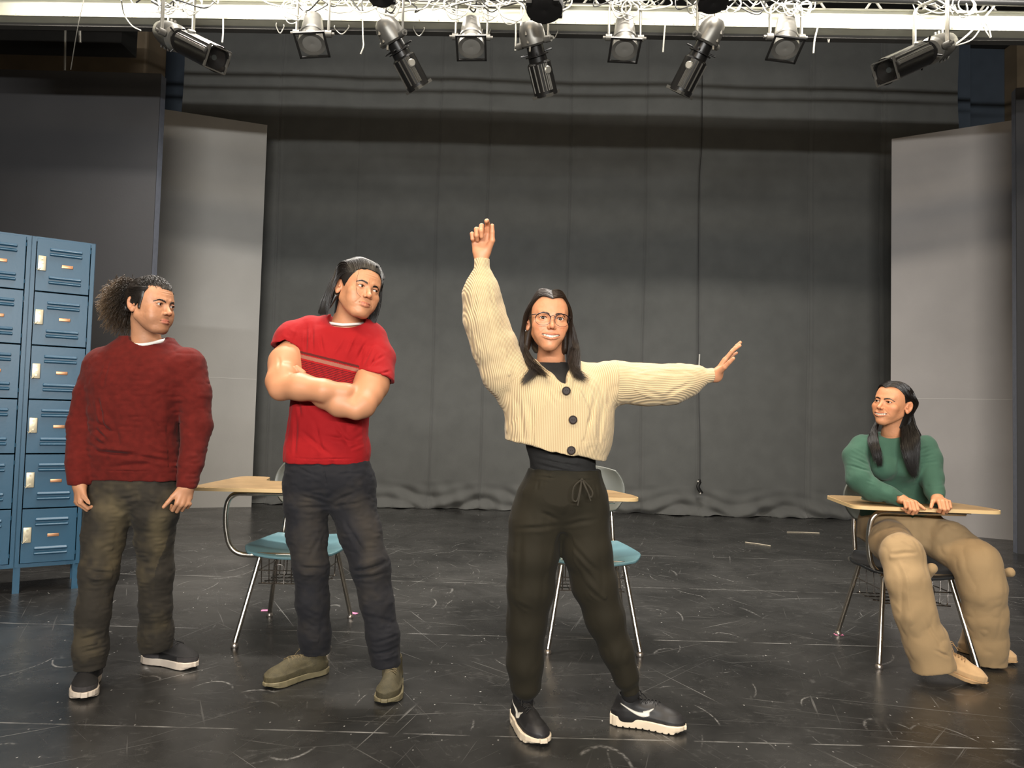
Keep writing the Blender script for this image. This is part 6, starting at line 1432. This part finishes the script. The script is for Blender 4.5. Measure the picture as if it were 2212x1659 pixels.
# ------------------------------------------------------------------ overhead beam, joist, lamps, cables
creamp = mat('cream_beam_paint', rgb(206, 204, 184), .5, noise=.15, nscale=5); darkp = mat('dark_under', rgb(60, 58, 54), .7)
A = U(-160, 32, 5.08); B = U(2372, 68, 4.91); zb = (A.z+B.z)/2; A.z = B.z = zb
dv = (B-A); Lb = dv.length; ang = math.atan2(dv.y, dv.x); mid = (A+B)/2
beam = empty('overhead_beam', mid[:], ang, 'long cream painted steel beam across the top, hung with stage lamps', 'beam')
m = MB(); m.box((0, .004, .067), (Lb, .008, .134)); m.box((0, .05, .002), (Lb, .10, .004)); m.box((0, .05, .132), (Lb, .10, .004)); m.build('web', creamp, beam, smooth=False)
m = MB(); m.box((0, -.006, .126), (Lb, .014, .012)); 
for k in range(60): m.sph((-Lb/2+.1+k*Lb/60, -.002, .012), .005, 8)
m.build('lip', creamp, beam, smooth=False)
MB().box((0, .12, -.012), (Lb, .06, .020)).build('underside_shade', darkp, beam, smooth=False)  # dark strip put in as the shade under the beam
ink = mat('pencil_mark', rgb(120, 112, 96), .9)
for t, px, py, h in (('C', 124, 6, .05), ('3', 124, 22, .05), ('C', 280, 8, .05), ('4', 279, 24, .05), ('12', 1040, 42, .045), ('13', 1196, 42, .045), ('15', 1351, 42, .045), ('G', 1038, 24, .04)):
    cu = bpy.data.curves.new('writing', 'FONT'); cu.body = t; cu.size = h; cu.extrude = .0004; cu.offset = -.0012; cu.align_x = 'CENTER'; cu.materials.append(ink)
    o = bpy.data.objects.new('writing', cu); COL.objects.link(o)
    dg = bpy.context.evaluated_depsgraph_get(); me = bpy.data.meshes.new_from_object(o.evaluated_get(dg)); bpy.data.objects.remove(o)
    o = bpy.data.objects.new('writing', me); COL.objects.link(o); o.parent = beam
    p = Matrix.Translation(mid).inverted()@U(px, py, 5.0); p = Rz(-ang)@p
    o.location = (p.x, -.0012, p.z-.012); o.rotation_euler = (PI/2, 0, 0)
# hooks along the beam's underside
hk = mat('hook_wire', rgb(150, 148, 140), .4, .6)
for i, (px, py, w_) in enumerate(((605, 62, 16), (738, 64, -30), (905, 68, 22), (1050, 72, -16), (1195, 74, -18), (1790, 82, 5))):
    m = MB(); a = U(px-w_/2, py-4, 5.06); c = U(px, py+10, 5.04); e = U(px+w_/2, py-3, 5.06); m.tube(bez([a+Vector((0, 0, .03)), a, c, e, e+Vector((0, 0, .02))], 6), .004, 6)
    tag(m.build('conduit_hook', hk), 'short curved conduit hook under the beam, %s' % ('leftmost', 'right of the first can lamp', 'just left of the tube lamp near centre' if 0 else 'between the second tube lamp and its neighbour', 'right of the second can lamp', 'right of the middle tube lamp', 'rightmost')[i], 'hook')
# bar joist behind and above the beam
jw = mat('joist_paint', rgb(196, 194, 184), .5)
ja = U(-100, -6, 5.55); jb = U(2320, 16, 5.40); jb.z = ja.z = 4.05
jo = MB(); jo.tube([ja, jb], .016, 6); jo.tube([ja+Vector((0, 0, .315)), jb+Vector((0, 0, .315))], .016, 6); n = 40
for k in range(n):
    p = ja+(jb-ja)*(k/n); q = ja+(jb-ja)*((k+1)/n); jo.tube([p+Vector((0, 0, .315 if k % 2 else 0)), q+Vector((0, 0, 0 if k % 2 else .315))], .009, 6)
tag(jo.build('bar_joist', jw), 'pale steel bar joist with zigzag webbing behind the beam', 'joist')
tag(MB().box((0, 5.28, 4.075), (14.5, .10, .16)).build('trim_5', darkp, smooth=False), kind='structure')
tag(MB().cyl((-7.25, 5.5, 4.475), (7.25, 5.45, 4.475), .018).build('trim_6', darkp), kind='structure')
pipem = mat('pipe_black', rgb(40, 40, 40), .4, .5)
pa = U(-150, -30, 4.86); pb = U(2370, -8, 4.80); pz = (pa.z+pb.z)/2; pa.z = pb.z = pz
tag(MB().cyl(pa, pb, .024).build('lighting_pipe', pipem), 'round pipe the stage lamps are clamped to', 'pipe')
blackm = mat('lamp_black', rgb(34, 33, 32), .32, .35, noise=.2, nscale=20); grey = mat('lamp_housing', rgb(120, 118, 112), .38, .55, noise=.25, nscale=12); ribm = mat('lamp_fins', rgb(120, 118, 112), .3, .7)
glass = mat('lens_glass', rgb(60, 62, 60), .12, 0); strap = mat('yoke_strap', rgb(170, 168, 160), .35, .7)
def yoke(r, c, ax, wid, topz, tilt=0):
    """U strap from the side knobs up to the pipe"""
    side = Vector(ax).cross(Vector((0, 0, 1))).normalized()
    if abs(Vector(ax).normalized().z) > .97: side = Vector((1, 0, 0))
    a = c+side*wid; b = c-side*wid; tz = topz-.05
    m = MB(); pts = roundpath([a, Vector((a.x, a.y, max(tz, a.z+.05))), Vector((b.x, b.y, max(tz, b.z+.05))), b], .05)
    for s_ in (-.012, 0, .012): m.tube([p+Vector((0, s_, 0)) for p in pts], .0065, 6)
    m.build('yoke', strap, r)
    for p, s_ in ((a, 1), (b, -1)):
        k = MB(); k.cyl(p-side*s_*.02, p+side*s_*.022, .022, n=14); k.cyl(p+side*s_*.02, p+side*s_*.04, .010, n=10); k.build('knob', grey, r)
    cl = MB(); cc = (a+b)/2; cc.z = tz; cl.cyl(cc, cc+Vector((0, 0, .03)), .008, n=8); cl.box(cc+Vector((0, 0, .055)), (.035, .06, .05), bev=.006); cl.build('clamp', grey, r)
def tube_lamp(ra, fa_, label, knob_side=1):
    Rr, Ff = Vector(ra), Vector(fa_); ax = (Ff-Rr).normalized(); L = (Ff-Rr).length
    r = empty('stage_lamp', Rr[:], 0, label, 'stage lamp', 'long tube stage lamps on the pipe'); inv = Matrix.Translation(Rr).inverted()
    def B_(m, name, mt, par=None):
        o = m.build(name, mt, par or r)
        if par is None: o.matrix_parent_inverse = inv
        return o
    m = MB(); m.lathe([(0, 0), (0, .045), (.02, .066), (.10*L/.8, .082), (.24*L/.8, .086), (.262*L/.8, .07), (.27*L/.8, 0)], Rr, ax, 24)
    side = ax.cross(Vector((0, 0, 1))).normalized(); upv = side.cross(ax).normalized()
    for s_ in (-1, 1):
        for t in (.03, .08, .13): m.box(Rr+ax*(t+.03)+upv*.075*s_*-1, (.012, .012, .05))
    B_(m, 'lamp_housing', grey)
    m = MB(); g0 = Rr+ax*.265*L/.8; m.lathe([(0, 0), (0, .055), (.055, .058), (.058, .078), (.064, .078), (.066, .06), (.10, .062), (.10, 0)], g0, ax, 24)
    for k in range(4):
        d = side*math.cos(k*PI/2+.5)+upv*math.sin(k*PI/2+.5); m.cyl(g0+ax*.045+d*.05, g0+ax*.045+d*.105, .006, n=8)
    B_(m, 'shutter_gate', blackm)
    b0 = g0+ax*.10; bl = (Ff-b0).length
    m = MB(); m.lathe([(0, 0), (0, .066), (.012, .079), (bl-.02, .079), (bl, .080), (bl, .070), (bl-.03, .066), (bl-.05, 0)], b0, ax, 28); brl = B_(m, 'barrel', blackm)
    m = MB()
    for k in range(7):
        a = -.75+k*.25; d = side*math.sin(a)*knob_side+upv*math.cos(a)*.5*0+(-Vector((0, 1, 0))*math.cos(a)); d = (d-ax*d.dot(ax)).normalized()
        m.cyl(b0+ax*.015+d*.081, b0+ax*(bl-.03)+d*.081, .0055, n=6)
    m.build('fins', ribm, brl).matrix_parent_inverse = Matrix()
    m = MB()
    Rm = Matrix((side, upv, ax)).transposed()
    for (dx, dy) in ((1, 0), (-1, 0), (0, 1), (0, -1)):
        d = side*dx+upv*dy; m.box(Ff+d*.068-ax*.002, (.008 if dx else .136, .008 if dy else .136, .020), Rm)
    m.build('gel_holder', ribm, brl)
    m = MB(); m.lathe([(0, 0), (0, .066), (.006, .05), (.01, 0)], Ff-ax*.045, -ax, 24); m.build('lens', glass, brl)
    kd = (side*knob_side*.6-Vector((0, 1, 0))*.8); kd = (kd-ax*kd.dot(ax)).normalized(); m = MB(); m.lathe([(0, 0), (0, .024), (.018, .026), (.024, .020), (.024, 0)], b0+ax*.06+kd*.07, kd, 18); m.build('focus_knob', strap, brl)
    for o in brl.children: o.matrix_parent_inverse = Matrix()
    yoke_c = g0-ax*.02
    q0 = len(r.children); yoke(r, yoke_c, ax, .105, pz)
    for o in r.children:
        if o.name.split('.')[0] in ('yoke', 'knob', 'clamp'): o.matrix_parent_inverse = inv
    return r
def can_lamp(ra, fa_, label):
    Rr, Ff = Vector(ra), Vector(fa_); ax = (Ff-Rr).normalized(); L = (Ff-Rr).length
    r = empty('can_lamp', Rr[:], 0, label, 'stage lamp', 'short can stage lamps on the pipe'); inv = Matrix.Translation(Rr).inverted()
    side = Vector((1, 0, 0)); side = (side-ax*side.dot(ax)).normalized(); upv = side.cross(ax).normalized(); Rm = Matrix((side, upv, ax)).transposed()
    m = MB(); m.lathe([(0, 0), (0, .045), (.01, .058), (L*.35, .070), (L*.62, .078), (L*.64, .083), (L*.70, .083), (L*.72, .078), (L*.86, .082), (L*.88, .088), (L, .088), (L, .078), (L-.02, .0)], Rr, ax, 28); h = m.build('lamp_housing', grey, r)
    m = MB(); a_, b_ = .098, .084
    for (dx, dy) in ((1, 0), (-1, 0), (0, 1), (0, -1)):
        d = side*dx+upv*dy; m.box(Ff+d*.094+ax*.004, (.014 if dx else .20, .014 if dy else .20, .012), Rm)
    g = m.build('gel_frame', blackm, r)
    m = MB(); m.lathe([(0, 0), (.004, .04), (0, .077), (-.004, .077), (-.004, 0)], Ff-ax*.006, ax, 24); l = m.build('lens', mat('par_glass', rgb(120, 118, 112), .3), r)
    yoke(r, Rr+ax*L*.6, Vector((0, 0, -1)), .105, pz)
    for o in r.children: o.matrix_parent_inverse = inv
    return r
tube_lamp(U(348, 66, 4.86), U(470, 128, 4.45), 'long tube stage lamp at far left, aimed down to the right', -1)
tube_lamp(U(826, 40, 4.72), U(905, 188, 4.93), 'long tube stage lamp between the first and second can lamps', 1)
tube_lamp(U(1142, 44, 4.72), U(1180, 205, 4.94), 'long tube stage lamp hanging nearly straight down at the middle', 1)
tube_lamp(U(1550, 40, 4.72), U(1468, 200, 4.93), 'long tube stage lamp right of middle, aimed down to the left', -1)
tube_lamp(U(2050, 92, 4.86), U(1912, 155, 4.45), 'long tube stage lamp at far right, aimed down to the left', 1)
can_lamp(U(677, 38, 4.86), U(674, 96, 4.76), 'short can stage lamp next to the far left tube lamp')
can_lamp(U(1018, 46, 4.90), U(1018, 103, 4.80), 'short can stage lamp under the pencilled 12 on the beam')
can_lamp(U(1349, 44, 4.90), U(1349, 108, 4.80), 'short can stage lamp between middle and right-of-middle tube lamps')
can_lamp(U(1698, 42, 4.88), U(1696, 106, 4.78), 'short can stage lamp next to the far right tube lamp')
for px, py, r_, lb in ((1176, 22, .115, 'black round lamp front cut by the top edge above the middle tube lamp'), (1541, 6, .095, 'black round lamp front cut by the top edge, right of middle'), (822, -4, .08, 'black round lamp front barely showing at the top edge, left of middle')):
    f_ = U(px, py, 4.35); m = MB(); m.lathe([(0, 0), (-.012, r_*.6), (0, r_*.95), (.03, r_), (.12, r_*.95), (.22, r_*.6), (.3, r_*.5), (.3, 0)], f_, (0, .25, 1), 28)
    for k in range(4): a = k*PI/2+.6; m.box(f_+Vector((r_*math.cos(a), r_*math.sin(a), .01)), (.035, .035, .03), bev=.004)
    m.cyl(f_+Vector((0, .07, .28)), (f_.x, 4.84, pz-.01), .014, n=8); m.box((f_.x, 4.83, pz), (.05, .07, .06))
    o = m.build('round_lamp', mat('black_lamp', rgb(16, 15, 15), .5)); tag(o, lb, 'stage lamp')
# cables: a loose bundle per lamp, looping over the beam
cw = mat('pale_cable', rgb(176, 174, 164), .5); ck = mat('dark_cable', rgb(30, 30, 30), .5)
rs = random.Random(11)
names = [(390, 'far left tube lamp'), (675, 'first can lamp'), (830, 'second tube lamp'), (1018, 'second can lamp'), (1150, 'middle tube lamp'), (1345, 'third can lamp'), (1545, 'fourth tube lamp'), (1700, 'fourth can lamp'), (2040, 'far right tube lamp')]
for i, (cx_, nm) in enumerate(names):
    m = MB(); md = MB()
    for k in range(9 if i in (8, 3, 4) else 7):
        q = cx_+rs.uniform(-50, 50); pts = [U(q+rs.uniform(-80, -40), rs.uniform(-25, 6), 4.84+rs.uniform(-.05, .12))]
        for j in range(4): pts.append(U(q+(-40+27*j)+rs.uniform(-22, 22), rs.uniform(-12, 30), 4.80+rs.uniform(-.05, .10)))
        pts.append(U(q+rs.uniform(40, 80), rs.uniform(-25, 4), 4.84+rs.uniform(-.05, .12)))
        (m if k % 4 else md).tube(bez(pts, 7), rs.choice([.0035, .0045, .0055]), 6)
    for k in range(2):
        c = U(cx_+rs.uniform(-50, 50), rs.uniform(8, 26), 4.79); r_ = rs.uniform(.05, .085)
        m.tube([c+Vector((r_*math.cos(a)*(1+.08*math.sin(3*a)), .02*math.sin(a*.5), r_*math.sin(a)*.9+.01*math.sin(a*2.5))) for a in np.linspace(0, 4*PI, 50)], .0042, 6)
    r = empty('cable_bundle', U(cx_, 10, 4.85)[:], 0, 'tangle of pale and dark cables over the beam above the '+nm, 'cable', 'cable tangles along the beam'); inv = Matrix.Translation(r.location).inverted()
    m.build('pale_cable', cw, r).matrix_parent_inverse = inv; md.build('dark_cable', ck, r).matrix_parent_inverse = inv
# cable from the far-right lamp up over the beam and tails hanging below
def wire(pts, r_, mt, lb, name='cable'):
    m = MB(); m.tube(bez([U(*p) for p in pts], 8), r_, 6); return tag(m.build(name, mt), lb, 'cable')
wire([(2045, 110, 4.78), (2085, 80, 4.76), (2110, 55, 4.78), (2150, 10, 4.82), (2160, -20, 4.84)], .007, cw, 'pale cable rising from the far right tube lamp over the beam')
wire([(2060, 100, 4.78), (2100, 85, 4.76), (2128, 50, 4.78), (2140, 82, 4.80), (2115, 40, 4.82), (2100, -10, 4.84)], .005, cw, 'pale looping cable right of the far right tube lamp')
wire([(783, 36, 5.01), (784, 80, 4.98), (785, 100, 4.92), (779, 117, 4.92)], .005, cw, 'short cable tail hanging left of the second tube lamp', 'cable_tail')
wire([(482, 30, 5.02), (482, 70, 4.98), (480, 92, 4.95)], .006, cw, 'short tail hanging right of the far left tube lamp', 'cable_tail')
wire([(1114, 40, 5.0), (1114, 80, 4.98), (1113, 110, 4.98)], .006, cw, 'short tail hanging just left of the middle tube lamp', 'cable_tail')
wire([(1438, 40, 4.98), (1434, 85, 4.96), (1432, 113, 4.96)], .006, cw, 'short tail hanging left of the fourth tube lamp', 'cable_tail')
wire([(1770, 44, 4.96), (1760, 85, 4.95), (1757, 115, 4.95)], .006, cw, 'short tail hanging right of the fourth can lamp', 'cable_tail')
wire([(262, 0, 4.8), (268, 30, 4.92), (285, 55, 4.96), (305, 66, 4.97)], .0045, cw, 'pale cable draped over the beam left of the far left tube lamp', 'cable_tail')
wire([(183, -10, 4.9), (168, 60, 4.97), (153, 150, 5.3)], .003, hk, 'thin straight wire slanting down at the top left')
wire([(144, -95, 6.6), (140, 152, 6.6)], .010, hk, 'thin upright rod above the dark flat at the top left', 'rod')
wire([(170, -60, 6.4), (173, 92, 6.4)], .012, hk, 'short pale strip hanging at the top left', 'hanging_strip')
# black cord hanging down the curtain with its plug
bk = mat('black_cord', rgb(18, 18, 18), .5)
c = empty('power_lead', U(1511, 900, 9.1)[:], 0, 'thin black cord hanging down the curtain with a plug near the floor', 'cord'); inv = Matrix.Translation(c.location).inverted()
m = MB(); m.tube(bez([U(1517, 60, 9.17), U(1516, 300, 9.17), U(1510, 420, 9.16), U(1509, 800, 9.15), U(1512, 950, 9.14), U(1512, 1045, 9.1)], 10), .0045, 6); m.build('lead', bk, c).matrix_parent_inverse = inv
m = MB(); m.tube(bez([U(1512, 1040, 9.1), U(1508, 1052, 9.09), U(1516, 1066, 9.09)], 5), .022, 8); m.sph(U(1511, 1038, 9.08), .018, 8); m.build('plug', bk, c).matrix_parent_inverse = inv
m = MB(); m.sph(U(1508, 1040, 9.06), .012, 8); m.sph(U(1513, 1066, 9.06), .010, 8); m.build('prong', mat('pale_tip', rgb(210, 205, 195), .4), c).matrix_parent_inverse = inv
m = MB(); m.tube([U(1511, 765, 9.13), U(1510, 790, 9.13)], .009, 6); m.build('white_tape', mat('white_tape', rgb(210, 208, 200), .6), c).matrix_parent_inverse = inv
